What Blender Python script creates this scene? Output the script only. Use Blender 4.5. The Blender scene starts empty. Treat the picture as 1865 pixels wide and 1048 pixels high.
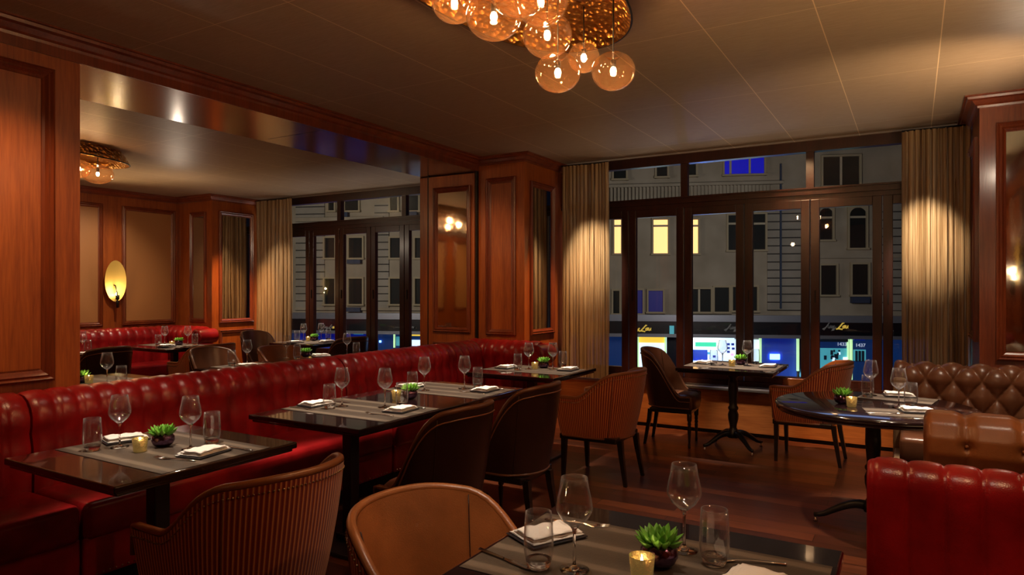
import bpy, math, random
from mathutils import Vector, Matrix
random.seed(7)
PI = math.pi
C = bpy.context.scene.collection
# ------------------------------------------------------------ camera, world, lights, exposure
YAW = math.radians(30.5); SN, CS = math.sin(YAW), math.cos(YAW)
FP, CXP, HZ, EYE = 1241.0, 932.5, 527.0, 1.45
cam_d = bpy.data.cameras.new('camera'); cam = bpy.data.objects.new('camera', cam_d); C.objects.link(cam)
cam_d.sensor_width = 36; cam_d.lens = FP / 1865 * 36; cam_d.shift_y = 3 / 1865.0
cam_d.clip_start = 0.05; cam_d.clip_end = 300
cam.location = (0, 0, EYE); cam.rotation_euler = (PI / 2, 0, YAW)
sc = bpy.context.scene; sc.camera = cam
sc.view_settings.view_transform = 'Standard'; sc.view_settings.look = 'None'
sc.view_settings.gamma = 1; sc.view_settings.exposure = 0.9; sc.view_settings.use_curve_mapping = False
sc.cycles.max_bounces = 10; sc.cycles.transparent_max_bounces = 24; sc.cycles.sample_clamp_indirect = 4
sc.cycles.use_denoising = True; sc.cycles.caustics_refractive = False; sc.cycles.blur_glossy = 0.5
w = bpy.data.worlds.new('night_sky'); sc.world = w; w.use_nodes = True
w.node_tree.nodes['Background'].inputs[0].default_value = (0.012, 0.018, 0.05, 1)
w.node_tree.nodes['Background'].inputs[1].default_value = 0.10

def lamp(kind, name, loc, energy, color=(1, .72, .45), target=None, size=.05, angle=60, blend=.6, sy=None, spec=1.0):
    l = bpy.data.lights.new(name, kind); l.energy = energy; l.color = color
    if kind == 'AREA':
        l.size = size
        if sy: l.shape = 'RECTANGLE'; l.size_y = sy
    else:
        l.shadow_soft_size = size
    if kind == 'SPOT':
        l.spot_size = math.radians(angle); l.spot_blend = blend
    l.specular_factor = spec
    o = bpy.data.objects.new(name, l); C.objects.link(o); o.location = loc
    if target is not None:
        o.rotation_euler = (Vector(target) - Vector(loc)).to_track_quat('-Z', 'Y').to_euler()
    return o
WARM = (1, .80, .60); AMB = (1, .60, .30)
# recessed ceiling spots over the tables
for nm, x, y, tx, ty, e, an in (
        ('banquette_front', -2.75, 1.72, -2.82, 1.78, 135.2, 30), ('four_place_a', -2.7, 3.0, -2.8, 3.0, 198.4, 32),
        ('four_place_b', -2.7, 3.9, -2.82, 3.85, 198.4, 32), ('corner', -2.7, 5.2, -2.85, 5.22, 179.2, 32),
        ('window', -1.42, 6.35, -1.42, 6.4, 396, 30), ('round', .02, 4.5, .02, 4.5, 315, 26), ('round_b', -.1, 5.1, -.1, 5.05, 170, 24),
        ('foreground', -.75, 1.75, -.78, 1.68, 26, 30),
        ('booth', .75, 4.7, .5, 5.6, 41.6, 60), ('near_booth', .6, 2.9, .4, 3.6, 30, 50), ('red_booth', -.3, 1.2, .0, 2.2, 11, 44)):
    lamp('SPOT', 'downlight_' + nm, (x, y, 2.85), e, WARM, (tx, ty, .75), .04, an, .7)
for nm, x, y, e in (('a', -5.2, 2.85, 110), ('b', -5.4, 4.25, 150), ('c', -7.9, 5.2, 200), ('d', -7.0, 6.45, 240), ('e', -5.15, 5.1, 150), ('f', -7.9, 3.9, 120)):
    lamp('SPOT', 'downlight_side_' + nm, (x, y, 2.78), e, WARM, (x, y, .75), .04, 30, .7)
# wall washers on banquette, curtains, panelling and window bench, then added fill lights
lamp('SPOT', 'washer_banquette_a', (-3.1, 2.6, 2.85), 13, WARM, (-3.85, 2.7, .85), .05, 60, .9)
lamp('SPOT', 'washer_banquette_b', (-3.1, 4.3, 2.85), 24, WARM, (-3.85, 4.4, .85), .05, 60, .9)
lamp('SPOT', 'washer_curtain_left', (-2.85, 5.9, 2.85), 230, (1, .86, .68), (-3.05, 6.95, 1.72), .03, 28, 1)
lamp('SPOT', 'washer_curtain_right', (.0, 5.8, 2.85), 260, (1, .86, .68), (.1, 6.95, 1.75), .03, 27, 1)
lamp('SPOT', 'washer_side_curtain', (-7.8, 5.9, 2.78), 90, WARM, (-7.95, 6.95, 1.3), .03, 44, 1)
lamp('SPOT', 'washer_bench', (-2.3, 6.2, 2.85), 230, AMB, (-2.35, 7.0, .36), .04, 26, .9)
lamp('SPOT', 'washer_bench_b', (-.55, 6.0, 2.85), 260, AMB, (-.6, 7.0, .36), .04, 26, .9)
lamp('SPOT', 'washer_pillar', (-2.8, 6.35, 2.85), 150, AMB, (-3.5, 6.65, .55), .04, 44, .9)
lamp('SPOT', 'washer_side_pillar', (-7.9, 6.2, 2.78), 190, AMB, (-8.6, 6.6, .55), .04, 50, .9)
lamp('SPOT', 'washer_side_wall', (-8.2, 4.9, 2.78), 46, WARM, (-9.4, 4.9, 1.2), .05, 90, .9)
lamp('SPOT', 'washer_near_wall', (-3.2, 1.45, 2.85), 58, AMB, (-4.08, 1.75, 1.7), .05, 56, 1)
lamp('SPOT', 'washer_floor', (-1.1, 3.9, 2.85), 110, WARM, (-1.0, 3.9, 0), .05, 52, .9)
lamp('SPOT', 'washer_brown_chair', (-.75, 1.1, 2.85), 50, WARM, (-1.25, 1.75, .75), .03, 30, .9)
lamp('SPOT', 'sconce_uplight_a', (.9, 2.6, 1.9), 75, (1, .70, .36), (-.1, 3.9, 2.87), .02, 75, 1)  # added fill for the gold patch on the ceiling, not a sconce's own lamp
lamp('SPOT', 'sconce_uplight_b', (.9, 4.6, 1.9), 60, (1, .72, .42), (-.1, 5.4, 2.87), .02, 75, 1)  # second added ceiling fill; no sconce hangs here
lamp('SPOT', 'sconce_uplight_c', (-8.9, 4.0, 1.9), 50, (1, .70, .36), (-8.0, 4.6, 2.8), .02, 80, 1)  # added fill for the side room ceiling, apart from the sconce
lamp('POINT', 'right_wall_light', (.3, 1.6, 2.1), 9, AMB, size=.03)  # added point fill in mid-air for the chair backs, no wall fixture
lamp('POINT', 'right_wall_light_b', (.6, 5.2, 2.4), 4, WARM, size=.03)  # added point fill on the right, without a fixture
lamp('POINT', 'side_room_fill', (-7.6, 5.0, 2.2), 5, WARM, size=.03)  # added point fill for the side room, without a fixture
lamp('POINT', 'chandelier_behind_light', (-2.2, -1.2, 2.4), 3, AMB, size=.04)  # added room fill behind the camera; no chandelier is built there
lamp('SPOT', 'door_panel_fill', (-3.6, 4.6, 2.84), 45, AMB, (-4.05, 6.2, 1.5), .04, 56, 1)  # spot added to brighten the door panel and pillar front
lamp('SPOT', 'side_room_back_fill_spot', (-7.6, -.8, 2.75), 75, AMB, (-9.4, -.7, 1.4), .05, 100, .9)  # spot added so the door mirror reflects a lit wall
lamp('POINT', 'side_room_back_fill', (-7.0, .8, 2.3), 5, AMB, size=.04)  # added fill for the unseen back of the side room
lamp('SPOT', 'window_frame_fill', (-.95, 6.55, 2.84), 26, AMB, (-.88, 7.09, 2.3), .03, 60, 1)  # spot added to put a highlight on the frame top
# night glow of the street entering through the windows
lamp('AREA', 'street_glow_high', (-1.5, 8.6, 4.6), 22, (.35, .50, 1), (-1.6, 4.0, .6), 3.4, sy=2)
lamp('AREA', 'street_glow_low', (-1.5, 8.6, -1.6), 42, (1, .88, .78), (-1.5, 5.6, 2.87), 4, sy=.8)
lamp('AREA', 'street_glow_high_side', (-6.8, 8.4, 4.6), 22, (.45, .58, 1), (-6.6, 4.0, .6), 3.0, sy=2)
lamp('AREA', 'street_glow_low_side', (-6.6, 8.6, -1.6), 70, (1, .90, .82), (-6.6, 5.4, 2.8), 4, sy=.8)
# street lighting on the facade across the road
for k, (lx, ly, e, cc) in enumerate(((-13.6, 33.5, 60, (.05, .2, 1)), (-9.2, 34.5, 90, (.05, .15, 1)), (-20.5, 31.5, 22, (1, .7, .25)), (-4.5, 36, 20, (.2, .7, 1)), (-30, 29, 25, (.2, .3, 1)))):
    lamp('POINT', 'shop_spill', (lx, ly, -2.9), e * .5, cc, size=.1)
lamp('AREA', 'street_light_left', (-22, 17, 3.5), 270, (1, .84, .66), (-26, 32, 2.0), 3, spec=.2)
lamp('AREA', 'street_light_right', (-4, 22, 3.5), 250, (1, .90, .80), (-9, 36, 1.5), 3, spec=.2)

def uz(u, v, z):
    d = FP * (EYE - z) / (v - HZ); t = (u - CXP) / FP
    return (d * (-SN + t * CS), d * (CS + t * SN))

# ------------------------------------------------------------ materials
MATS = {}
def new_mat(name):
    m = bpy.data.materials.new(name); m.use_nodes = True; MATS[name] = m
    nt = m.node_tree; return m, nt, nt.nodes['Principled BSDF']
def nd(nt, t, **k):
    n = nt.nodes.new(t)
    for a, b in k.items(): setattr(n, a, b)
    return n
def simple(name, col, rough=.5, metal=0, emit=None, es=0, coat=0, alpha=1, bump=0, bscale=60, sheen=0, spec=.5):
    m, nt, p = new_mat(name)
    p.inputs['Base Color'].default_value = (*col, 1); p.inputs['Roughness'].default_value = rough
    p.inputs['Metallic'].default_value = metal; p.inputs['Coat Weight'].default_value = coat
    p.inputs['Specular IOR Level'].default_value = spec
    p.inputs['Sheen Weight'].default_value = sheen
    if emit: p.inputs['Emission Color'].default_value = (*emit, 1); p.inputs['Emission Strength'].default_value = es
    if bump:
        tc = nd(nt, 'ShaderNodeTexCoord'); n = nd(nt, 'ShaderNodeTexNoise'); n.inputs['Scale'].default_value = bscale
        n.inputs['Detail'].default_value = 6
        b = nd(nt, 'ShaderNodeBump'); b.inputs['Strength'].default_value = bump; b.inputs['Distance'].default_value = .01
        nt.links.new(tc.outputs['Object'], n.inputs['Vector']); nt.links.new(n.outputs['Fac'], b.inputs['Height'])
        nt.links.new(b.outputs['Normal'], p.inputs['Normal'])
    return m
def ramp(nt, fac, stops):
    r = nd(nt, 'ShaderNodeValToRGB'); e = r.color_ramp.elements
    while len(e) < len(stops): e.new(.5)
    for i, (pos, col) in enumerate(stops): e[i].position = pos; e[i].color = (*col, 1)
    nt.links.new(fac, r.inputs['Fac']); return r.outputs['Color']
def wood(name, a, b, scale, rough=.35, coat=.3, big=1.0):
    m, nt, p = new_mat(name)
    tc = nd(nt, 'ShaderNodeTexCoord'); mp = nd(nt, 'ShaderNodeMapping'); mp.inputs['Scale'].default_value = scale
    n = nd(nt, 'ShaderNodeTexNoise'); n.inputs['Scale'].default_value = 6; n.inputs['Detail'].default_value = 8; n.inputs['Distortion'].default_value = .4
    mp2 = nd(nt, 'ShaderNodeMapping'); mp2.inputs['Scale'].default_value = tuple(s * .12 for s in scale)
    n2 = nd(nt, 'ShaderNodeTexNoise'); n2.inputs['Scale'].default_value = 6 * big
    mx = nd(nt, 'ShaderNodeMath', operation='ADD'); ms = nd(nt, 'ShaderNodeMath', operation='MULTIPLY'); ms.inputs[1].default_value = .5
    L = nt.links.new
    L(tc.outputs['Object'], mp.inputs['Vector']); L(tc.outputs['Object'], mp2.inputs['Vector']); L(mp.outputs[0], n.inputs['Vector']); L(mp2.outputs[0], n2.inputs['Vector'])
    L(n.outputs['Fac'], mx.inputs[0]); L(n2.outputs['Fac'], mx.inputs[1]); L(mx.outputs[0], ms.inputs[0])
    L(ramp(nt, ms.outputs[0], [(.36, a), (.62, b)]), p.inputs['Base Color'])
    bp = nd(nt, 'ShaderNodeBump'); bp.inputs['Strength'].default_value = .12; bp.inputs['Distance'].default_value = .004
    L(n.outputs['Fac'], bp.inputs['Height']); L(bp.outputs[0], p.inputs['Normal'])
    p.inputs['Roughness'].default_value = rough; p.inputs['Coat Weight'].default_value = coat; p.inputs['Coat Roughness'].default_value = .2
    return m
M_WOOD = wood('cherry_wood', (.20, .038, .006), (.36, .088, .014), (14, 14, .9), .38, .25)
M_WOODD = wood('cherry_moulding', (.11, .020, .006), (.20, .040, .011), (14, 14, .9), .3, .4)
M_WOODH = wood('cherry_soffit', (.13, .03, .010), (.24, .06, .018), (10, .8, 10), .16, .6)
M_BENCH = wood('bench_wood', (.30, .085, .020), (.48, .16, .04), (.9, 14, 14), .4, .1)
M_FRAME = wood('window_frame_wood', (.018, .004, .003), (.040, .009, .005), (14, 14, .9), .3, .3)
M_TABLE = simple('dark_lacquer', (.014, .007, .008), .12, coat=.8)
M_TABLEB = simple('brown_lacquer', (.020, .009, .006), .14, coat=.8)
M_IRON = simple('black_iron', (.012, .013, .018), .38, coat=.2)
M_LEGD = simple('dark_stained_leg', (.012, .007, .006), .3, coat=.4)
def leather(name, col, rough=.33, var=.35):
    m, nt, p = new_mat(name); L = nt.links.new
    tc = nd(nt, 'ShaderNodeTexCoord'); n = nd(nt, 'ShaderNodeTexNoise'); n.inputs['Scale'].default_value = 7; n.inputs['Detail'].default_value = 5
    L(tc.outputs['Object'], n.inputs['Vector'])
    L(ramp(nt, n.outputs['Fac'], [(.3, tuple(c * (1 - var) for c in col)), (.7, tuple(min(1, c * (1 + var)) for c in col))]), p.inputs['Base Color'])
    v = nd(nt, 'ShaderNodeTexVoronoi'); v.inputs['Scale'].default_value = 220; L(tc.outputs['Object'], v.inputs['Vector'])
    b = nd(nt, 'ShaderNodeBump'); b.inputs['Strength'].default_value = .15; b.inputs['Distance'].default_value = .002
    L(v.outputs['Distance'], b.inputs['Height']); L(b.outputs[0], p.inputs['Normal'])
    p.inputs['Roughness'].default_value = rough; p.inputs['Coat Weight'].default_value = .15; p.inputs['Coat Roughness'].default_value = .3
    return m
M_RED = leather('red_leather', (.30, .008, .010), .28)
M_BROWN = leather('saddle_leather', (.24, .075, .020), .34, .2)
M_TUFT = leather('tufted_leather', (.14, .050, .022), .30, .2)
M_DARK = leather('espresso_leather', (.030, .012, .009), .30, .2)
M_DARK_LIT = leather('lit_espresso_leather', (.12, .046, .022), .30, .2)  # lighter copy of the espresso leather: lit chair insides put into the colour
M_PIPE = leather('piping_leather', (.20, .07, .03), .35, .1)
M_NAIL = simple('antique_brass_nail', (.45, .33, .18), .3, 1)
M_TAUPE = leather('taupe_leather', (.30, .19, .10), .45, .1)
def striped():
    m, nt, p = new_mat('striped_fabric'); L = nt.links.new
    uv = nd(nt, 'ShaderNodeUVMap'); s = nd(nt, 'ShaderNodeSeparateXYZ'); L(uv.outputs[0], s.inputs[0])
    w1 = nd(nt, 'ShaderNodeMath', operation='MULTIPLY'); w1.inputs[1].default_value = 2 * PI / .0165; L(s.outputs['X'], w1.inputs[0])
    w2 = nd(nt, 'ShaderNodeMath', operation='SINE'); L(w1.outputs[0], w2.inputs[0])
    mr = nd(nt, 'ShaderNodeMapRange'); mr.inputs['From Min'].default_value = -1; L(w2.outputs[0], mr.inputs['Value'])
    L(ramp(nt, mr.outputs[0], [(.0, (.20, .020, .006)), (.70, (.34, .038, .009)), (.86, (.60, .20, .045)), (1, (.68, .27, .07))]), p.inputs['Base Color'])
    b = nd(nt, 'ShaderNodeBump'); b.inputs['Strength'].default_value = .5; b.inputs['Distance'].default_value = .003
    L(mr.outputs[0], b.inputs['Height']); L(b.outputs[0], p.inputs['Normal'])
    p.inputs['Roughness'].default_value = .55; p.inputs['Sheen Weight'].default_value = .25
    return m
M_STRIPE = striped()
def thin_glass(name, tint=(1, 1, 1), refl=1.0, rough=.01, ior=1.5, body=None, haze=0):
    m = bpy.data.materials.new(name); m.use_nodes = True; nt = m.node_tree; nt.nodes.remove(nt.nodes['Principled BSDF'])
    out = nt.nodes['Material Output']; t = nd(nt, 'ShaderNodeBsdfTransparent'); t.inputs[0].default_value = (*tint, 1)
    g = nd(nt, 'ShaderNodeBsdfGlossy'); g.inputs['Roughness'].default_value = rough
    f = nd(nt, 'ShaderNodeLayerWeight'); f.inputs['Blend'].default_value = .5
    pw_ = nd(nt, 'ShaderNodeMath', operation='POWER'); pw_.inputs[1].default_value = 3.5; nt.links.new(f.outputs['Facing'], pw_.inputs[0])
    mu = nd(nt, 'ShaderNodeMath', operation='MULTIPLY_ADD', use_clamp=True); mu.inputs[1].default_value = .55 * refl; mu.inputs[2].default_value = .04 * refl
    mx = nd(nt, 'ShaderNodeMixShader'); L = nt.links.new
    L(pw_.outputs[0], mu.inputs[0]); L(mu.outputs[0], mx.inputs[0]); L(t.outputs[0], mx.inputs[1]); L(g.outputs[0], mx.inputs[2]); L(mx.outputs[0], out.inputs[0])
    MATS[name] = m
    if haze:  # pale diffuse at grazing edges paints the bright, lit glass rims
        df = nd(nt, 'ShaderNodeBsdfDiffuse'); df.inputs[0].default_value = (.9, .92, 1, 1); m2 = nd(nt, 'ShaderNodeMixShader')
        hz_ = nd(nt, 'ShaderNodeMath', operation='MULTIPLY_ADD'); hz_.inputs[1].default_value = haze * 10; hz_.inputs[2].default_value = haze * .3; L(pw_.outputs[0], hz_.inputs[0]); L(hz_.outputs[0], m2.inputs[0])
        L(mx.outputs[0], m2.inputs[1]); L(df.outputs[0], m2.inputs[2]); L(m2.outputs[0], out.inputs[0])
    if body:
        tl = nd(nt, 'ShaderNodeBsdfTranslucent'); tl.inputs[0].default_value = (*body, 1); df = nd(nt, 'ShaderNodeBsdfDiffuse'); df.inputs[0].default_value = (*body, 1)
        m1 = nd(nt, 'ShaderNodeMixShader'); L(tl.outputs[0], m1.inputs[1]); L(df.outputs[0], m1.inputs[2])
        nz = nd(nt, 'ShaderNodeTexVoronoi'); nz.inputs['Scale'].default_value = 90; tc = nd(nt, 'ShaderNodeTexCoord'); L(tc.outputs['Object'], nz.inputs[0])
        mr = nd(nt, 'ShaderNodeMapRange'); mr.inputs['From Max'].default_value = .25; mr.inputs['To Min'].default_value = .12; mr.inputs['To Max'].default_value = .02; L(nz.outputs['Distance'], mr.inputs[0])
        m2 = nd(nt, 'ShaderNodeMixShader'); L(mr.outputs[0], m2.inputs[0]); L(mx.outputs[0], m2.inputs[1]); L(m1.outputs[0], m2.inputs[2]); L(m2.outputs[0], out.inputs[0])
    return m
M_GLASS = thin_glass('stemware_glass', (.99, .99, .99), 2.2, haze=.022)
M_PANE = thin_glass('window_pane_glass', (.93, .95, .95), .7)
M_GLOBE = thin_glass('amber_globe_glass', (.96, .82, .68), 2.0, .03, body=(1, .50, .20))
m, nt, p = new_mat('solid_glass'); p.inputs['Base Color'].default_value = (1, 1, 1, 1); p.inputs['Roughness'].default_value = .01
p.inputs['Transmission Weight'].default_value = 1; p.inputs['IOR'].default_value = 1.48; M_SOLID = m
M_MIRROR = simple('antique_mirror', (.55, .52, .46), .05, 1, bump=.03, bscale=9)
M_NAPKIN = simple('white_linen', (.82, .79, .76), .8, bump=.25, bscale=180, sheen=.2)
M_PLATE = simple('dark_side_plate', (.02, .02, .025), .2, coat=.5)
M_STEEL = simple('polished_steel', (.75, .74, .73), .16, 1)
M_GREEN = simple('succulent_leaf', (.15, .40, .045), .4, bump=.1)
M_GREEN2 = simple('succulent_leaf_tip', (.22, .42, .07), .4)
M_POT = simple('purple_mercury_glass', (.16, .09, .17), .12, 1, bump=.35, bscale=50)
M_SOIL = simple('potting_soil', (.03, .02, .012), .9)
M_GOLDC = simple('gold_mercury_glass', (.55, .40, .13), .22, .85, emit=(1, .60, .16), es=.05, bump=.4, bscale=70)  # faint emission puts the candle's glow into the cup
M_CANDLE = simple('lit_candle_wax', (.9, .75, .5), .6, emit=(1, .72, .34), es=4)
M_BULB = simple('lamp_bulb_glow', (1, .8, .6), .5, emit=(1, .70, .40), es=60)
M_BLACK = simple('matt_black_metal', (.01, .009, .008), .45, .4)
M_BRASS = simple('brushed_brass', (.70, .48, .12), .5, .4, bump=.1, bscale=30)
M_GRILLE = simple('brushed_grille', (.34, .32, .31), .35, .8)
M_FIELD = simple('tan_leather_panel', (.36, .155, .048), .55, bump=.1, bscale=40)
M_CREAM = simple('cream_plinth', (.60, .50, .40), .6)
def copper():
    m, nt, p = new_mat('hammered_copper'); L = nt.links.new
    tc = nd(nt, 'ShaderNodeTexCoord'); v = nd(nt, 'ShaderNodeTexVoronoi'); v.inputs['Scale'].default_value = 34
    mp = nd(nt, 'ShaderNodeMapping'); mp.inputs['Scale'].default_value = (1, .7, 1)
    L(tc.outputs['Object'], mp.inputs['Vector']); L(mp.outputs[0], v.inputs['Vector'])
    b = nd(nt, 'ShaderNodeBump'); b.inputs['Strength'].default_value = 1; b.inputs['Distance'].default_value = .03
    L(v.outputs['Distance'], b.inputs['Height']); L(b.outputs[0], p.inputs['Normal'])
    p.inputs['Base Color'].default_value = (.85, .42, .09, 1); p.inputs['Metallic'].default_value = 1; p.inputs['Roughness'].default_value = .33
    return m
M_COPPER = copper()
def ceiling_mat():
    m, nt, p = new_mat('ceiling_panels'); L = nt.links.new
    tc = nd(nt, 'ShaderNodeTexCoord'); s = nd(nt, 'ShaderNodeSeparateXYZ'); L(tc.outputs['Object'], s.inputs[0])
    def seam(out, off, per, wid):
        a = nd(nt, 'ShaderNodeMath', operation='ADD'); a.inputs[1].default_value = off; L(out, a.inputs[0])
        b = nd(nt, 'ShaderNodeMath', operation='PINGPONG'); b.inputs[1].default_value = per / 2; L(a.outputs[0], b.inputs[0])
        c = nd(nt, 'ShaderNodeMath', operation='LESS_THAN'); c.inputs[1].default_value = wid; L(b.outputs[0], c.inputs[0]); return c.outputs[0]
    x = seam(s.outputs['X'], .426 + .56 * 20, .56, .0028); y = seam(s.outputs['Y'], .46 + 1.4 * 4, 1.4, .002)
    mx = nd(nt, 'ShaderNodeMath', operation='MAXIMUM'); L(x, mx.inputs[0]); L(y, mx.inputs[1])
    n = nd(nt, 'ShaderNodeTexNoise'); mp = nd(nt, 'ShaderNodeMapping'); mp.inputs['Scale'].default_value = (4, 60, 1)
    n.inputs['Scale'].default_value = 3; n.inputs['Detail'].default_value = 5; L(tc.outputs['Object'], mp.inputs[0]); L(mp.outputs[0], n.inputs['Vector'])
    col = ramp(nt, n.outputs['Fac'], [(.3, (.27, .185, .115)), (.7, (.34, .24, .155))])
    mc = nd(nt, 'ShaderNodeMixRGB'); mc.inputs[2].default_value = (.62, .44, .26, 1); L(mx.outputs[0], mc.inputs[0]); L(col, mc.inputs[1]); L(mc.outputs[0], p.inputs['Base Color'])
    b = nd(nt, 'ShaderNodeBump'); b.inputs['Strength'].default_value = .08; b.inputs['Distance'].default_value = .003
    L(n.outputs['Fac'], b.inputs['Height']); L(b.outputs[0], p.inputs['Normal'])
    p.inputs['Roughness'].default_value = .48; p.inputs['Specular IOR Level'].default_value = .4
    return m
M_CEIL = ceiling_mat()
def floor_mat():
    m, nt, p = new_mat('dark_plank_floor'); L = nt.links.new
    tc = nd(nt, 'ShaderNodeTexCoord'); br = nd(nt, 'ShaderNodeTexBrick')
    br.offset = .37; br.inputs['Scale'].default_value = 1; br.inputs['Brick Width'].default_value = 1.35; br.inputs['Row Height'].default_value = .125
    br.inputs['Mortar Size'].default_value = .0025; br.inputs['Color1'].default_value = (.17, .048, .018, 1); br.inputs['Color2'].default_value = (.05, .016, .009, 1)
    br.inputs['Mortar'].default_value = (.006, .003, .002, 1); L(tc.outputs['Object'], br.inputs['Vector'])
    n = nd(nt, 'ShaderNodeTexNoise'); mp = nd(nt, 'ShaderNodeMapping'); mp.inputs['Scale'].default_value = (1.2, 22, 1)
    n.inputs['Scale'].default_value = 4; n.inputs['Detail'].default_value = 7; L(tc.outputs['Object'], mp.inputs[0]); L(mp.outputs[0], n.inputs['Vector'])
    mc = nd(nt, 'ShaderNodeMixRGB', blend_type='MULTIPLY'); mc.inputs[0].default_value = .75
    L(br.outputs['Color'], mc.inputs[1]); L(ramp(nt, n.outputs['Fac'], [(.3, (.45, .4, .4)), (.7, (1.4, 1.3, 1.2))]), mc.inputs[2]); L(mc.outputs[0], p.inputs['Base Color'])
    p.inputs['Roughness'].default_value = .34; p.inputs['Coat Weight'].default_value = .15
    return m
M_FLOOR = floor_mat()
def curtain_mat():
    m = bpy.data.materials.new('sheer_gold_curtain'); m.use_nodes = True; nt = m.node_tree; nt.nodes.remove(nt.nodes['Principled BSDF']); L = nt.links.new
    out = nt.nodes['Material Output']; tc = nd(nt, 'ShaderNodeTexCoord'); mp = nd(nt, 'ShaderNodeMapping'); mp.inputs['Scale'].default_value = (60, 60, .8)
    n = nd(nt, 'ShaderNodeTexNoise'); n.inputs['Scale'].default_value = 3; L(tc.outputs['Object'], mp.inputs[0]); L(mp.outputs[0], n.inputs['Vector'])
    col = ramp(nt, n.outputs['Fac'], [(.3, (.26, .13, .05)), (.7, (.50, .33, .16))])
    d = nd(nt, 'ShaderNodeBsdfDiffuse'); t = nd(nt, 'ShaderNodeBsdfTranslucent'); g = nd(nt, 'ShaderNodeBsdfGlossy'); g.inputs['Roughness'].default_value = .45; g.inputs[0].default_value = (.6, .5, .35, 1)
    tr = nd(nt, 'ShaderNodeBsdfTransparent'); L(col, d.inputs[0]); L(col, t.inputs[0])
    a = nd(nt, 'ShaderNodeMixShader'); a.inputs[0].default_value = .3; L(d.outputs[0], a.inputs[1]); L(t.outputs[0], a.inputs[2])
    b = nd(nt, 'ShaderNodeMixShader'); b.inputs[0].default_value = .15; L(a.outputs[0], b.inputs[1]); L(g.outputs[0], b.inputs[2])
    c = nd(nt, 'ShaderNodeMixShader'); c.inputs[0].default_value = .14; L(b.outputs[0], c.inputs[1]); L(tr.outputs[0], c.inputs[2]); L(c.outputs[0], out.inputs[0])
    return m
M_CURT = curtain_mat()
def mat_weave():
    m, nt, p = new_mat('woven_placemat'); L = nt.links.new
    tc = nd(nt, 'ShaderNodeTexCoord'); wv = nd(nt, 'ShaderNodeTexWave', bands_direction='Y'); wv.inputs['Scale'].default_value = 2.3; wv.inputs['Distortion'].default_value = .3
    n = nd(nt, 'ShaderNodeTexNoise'); n.inputs['Scale'].default_value = 260; L(tc.outputs['Object'], wv.inputs[0]); L(tc.outputs['Object'], n.inputs[0])
    col = ramp(nt, wv.outputs['Fac'], [(.0, (.048, .034, .025)), (.8, (.062, .046, .034)), (.95, (.13, .10, .075))])
    L(col, p.inputs['Base Color']); b = nd(nt, 'ShaderNodeBump'); b.inputs['Strength'].default_value = .4; b.inputs['Distance'].default_value = .002
    L(n.outputs['Fac'], b.inputs['Height']); L(b.outputs[0], p.inputs['Normal']); p.inputs['Roughness'].default_value = .5
    return m
M_MAT = mat_weave()
def stone_mat(name, a, b, courses):
    m, nt, p = new_mat(name); L = nt.links.new
    tc = nd(nt, 'ShaderNodeTexCoord'); n = nd(nt, 'ShaderNodeTexNoise'); n.inputs['Scale'].default_value = .8; n.inputs['Detail'].default_value = 6
    L(tc.outputs['Object'], n.inputs[0]); col = ramp(nt, n.outputs['Fac'], [(.3, a), (.7, b)])
    if courses:
        s = nd(nt, 'ShaderNodeSeparateXYZ'); L(tc.outputs['Object'], s.inputs[0])
        pg = nd(nt, 'ShaderNodeMath', operation='PINGPONG'); pg.inputs[1].default_value = courses / 2; L(s.outputs['Z'], pg.inputs[0])
        lt = nd(nt, 'ShaderNodeMath', operation='LESS_THAN'); lt.inputs[1].default_value = .03; L(pg.outputs[0], lt.inputs[0])
        mc = nd(nt, 'ShaderNodeMixRGB'); mc.inputs[2].default_value = (.03, .03, .03, 1); L(lt.outputs[0], mc.inputs[0]); L(col, mc.inputs[1]); col = mc.outputs[0]
    L(col, p.inputs['Base Color']); p.inputs['Roughness'].default_value = .85
    return m
M_STONE = stone_mat('grey_stone', (.26, .22, .17), (.36, .31, .25), 0)
M_STONER = stone_mat('coursed_stone', (.24, .22, .19), (.33, .30, .27), .40)
M_DWIN = simple('unlit_window', (.010, .014, .016), .5, spec=.1)
M_WFR = simple('stone_window_frame', (.34, .28, .19), .7)
M_SASH = simple('window_sash', (.42, .36, .27), .6)
M_LITW = simple('lit_window', (.9, .7, .4), .6, emit=(1, .50, .17), es=.95)
M_BLUEW = simple('blue_lit_window', (.0, .0, .3), .5, emit=(0, .004, 1), es=.16)
M_BLUEW2 = simple('dim_blue_window', (.0, .0, .1), .5, emit=(0, .003, .35), es=.08)
M_FASCIA = simple('black_fascia', (.004, .005, .010), .3)
M_CORN = simple('metal_cornice', (.30, .31, .38), .35, .6)
M_SHOPB = simple('blue_shop_glow', (.05, .10, .4), .6, emit=(.008, .03, .75), es=.09)
M_SHOPBB = simple('bright_blue_light', (.1, .2, 1), .4, emit=(.10, .28, 1), es=5)
M_SHOPW = simple('white_shop_glow', (.8, .9, 1), .4, emit=(.60, .78, 1), es=.75)
M_SHOPT = simple('teal_shop_glow', (.1, .4, .5), .4, emit=(.06, .34, .42), es=.4)
M_SHOPN = simple('navy_shop_glow', (.0, .02, .1), .4, emit=(.006, .03, .14), es=.25)
M_SHOPG = simple('green_neon_strip', (.6, .9, .5), .4, emit=(.55, .85, .42), es=.55)
M_SHOPY = simple('yellow_shop_light', (.9, .6, .1), .4, emit=(1, .62, .06), es=.6)
M_SIGNW = simple('white_light_box', (.9, 1, .95), .4, emit=(.85, 1, .95), es=1.1)
M_SIGNG = simple('green_light_box', (.1, .8, .5), .4, emit=(.05, .75, .42), es=.6)
M_SIGNT = simple('gold_script_lit', (.7, .5, .1), .4, emit=(.8, .52, .08), es=.3)
M_SIGND = simple('grey_script_unlit', (.30, .31, .33), .5)
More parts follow.
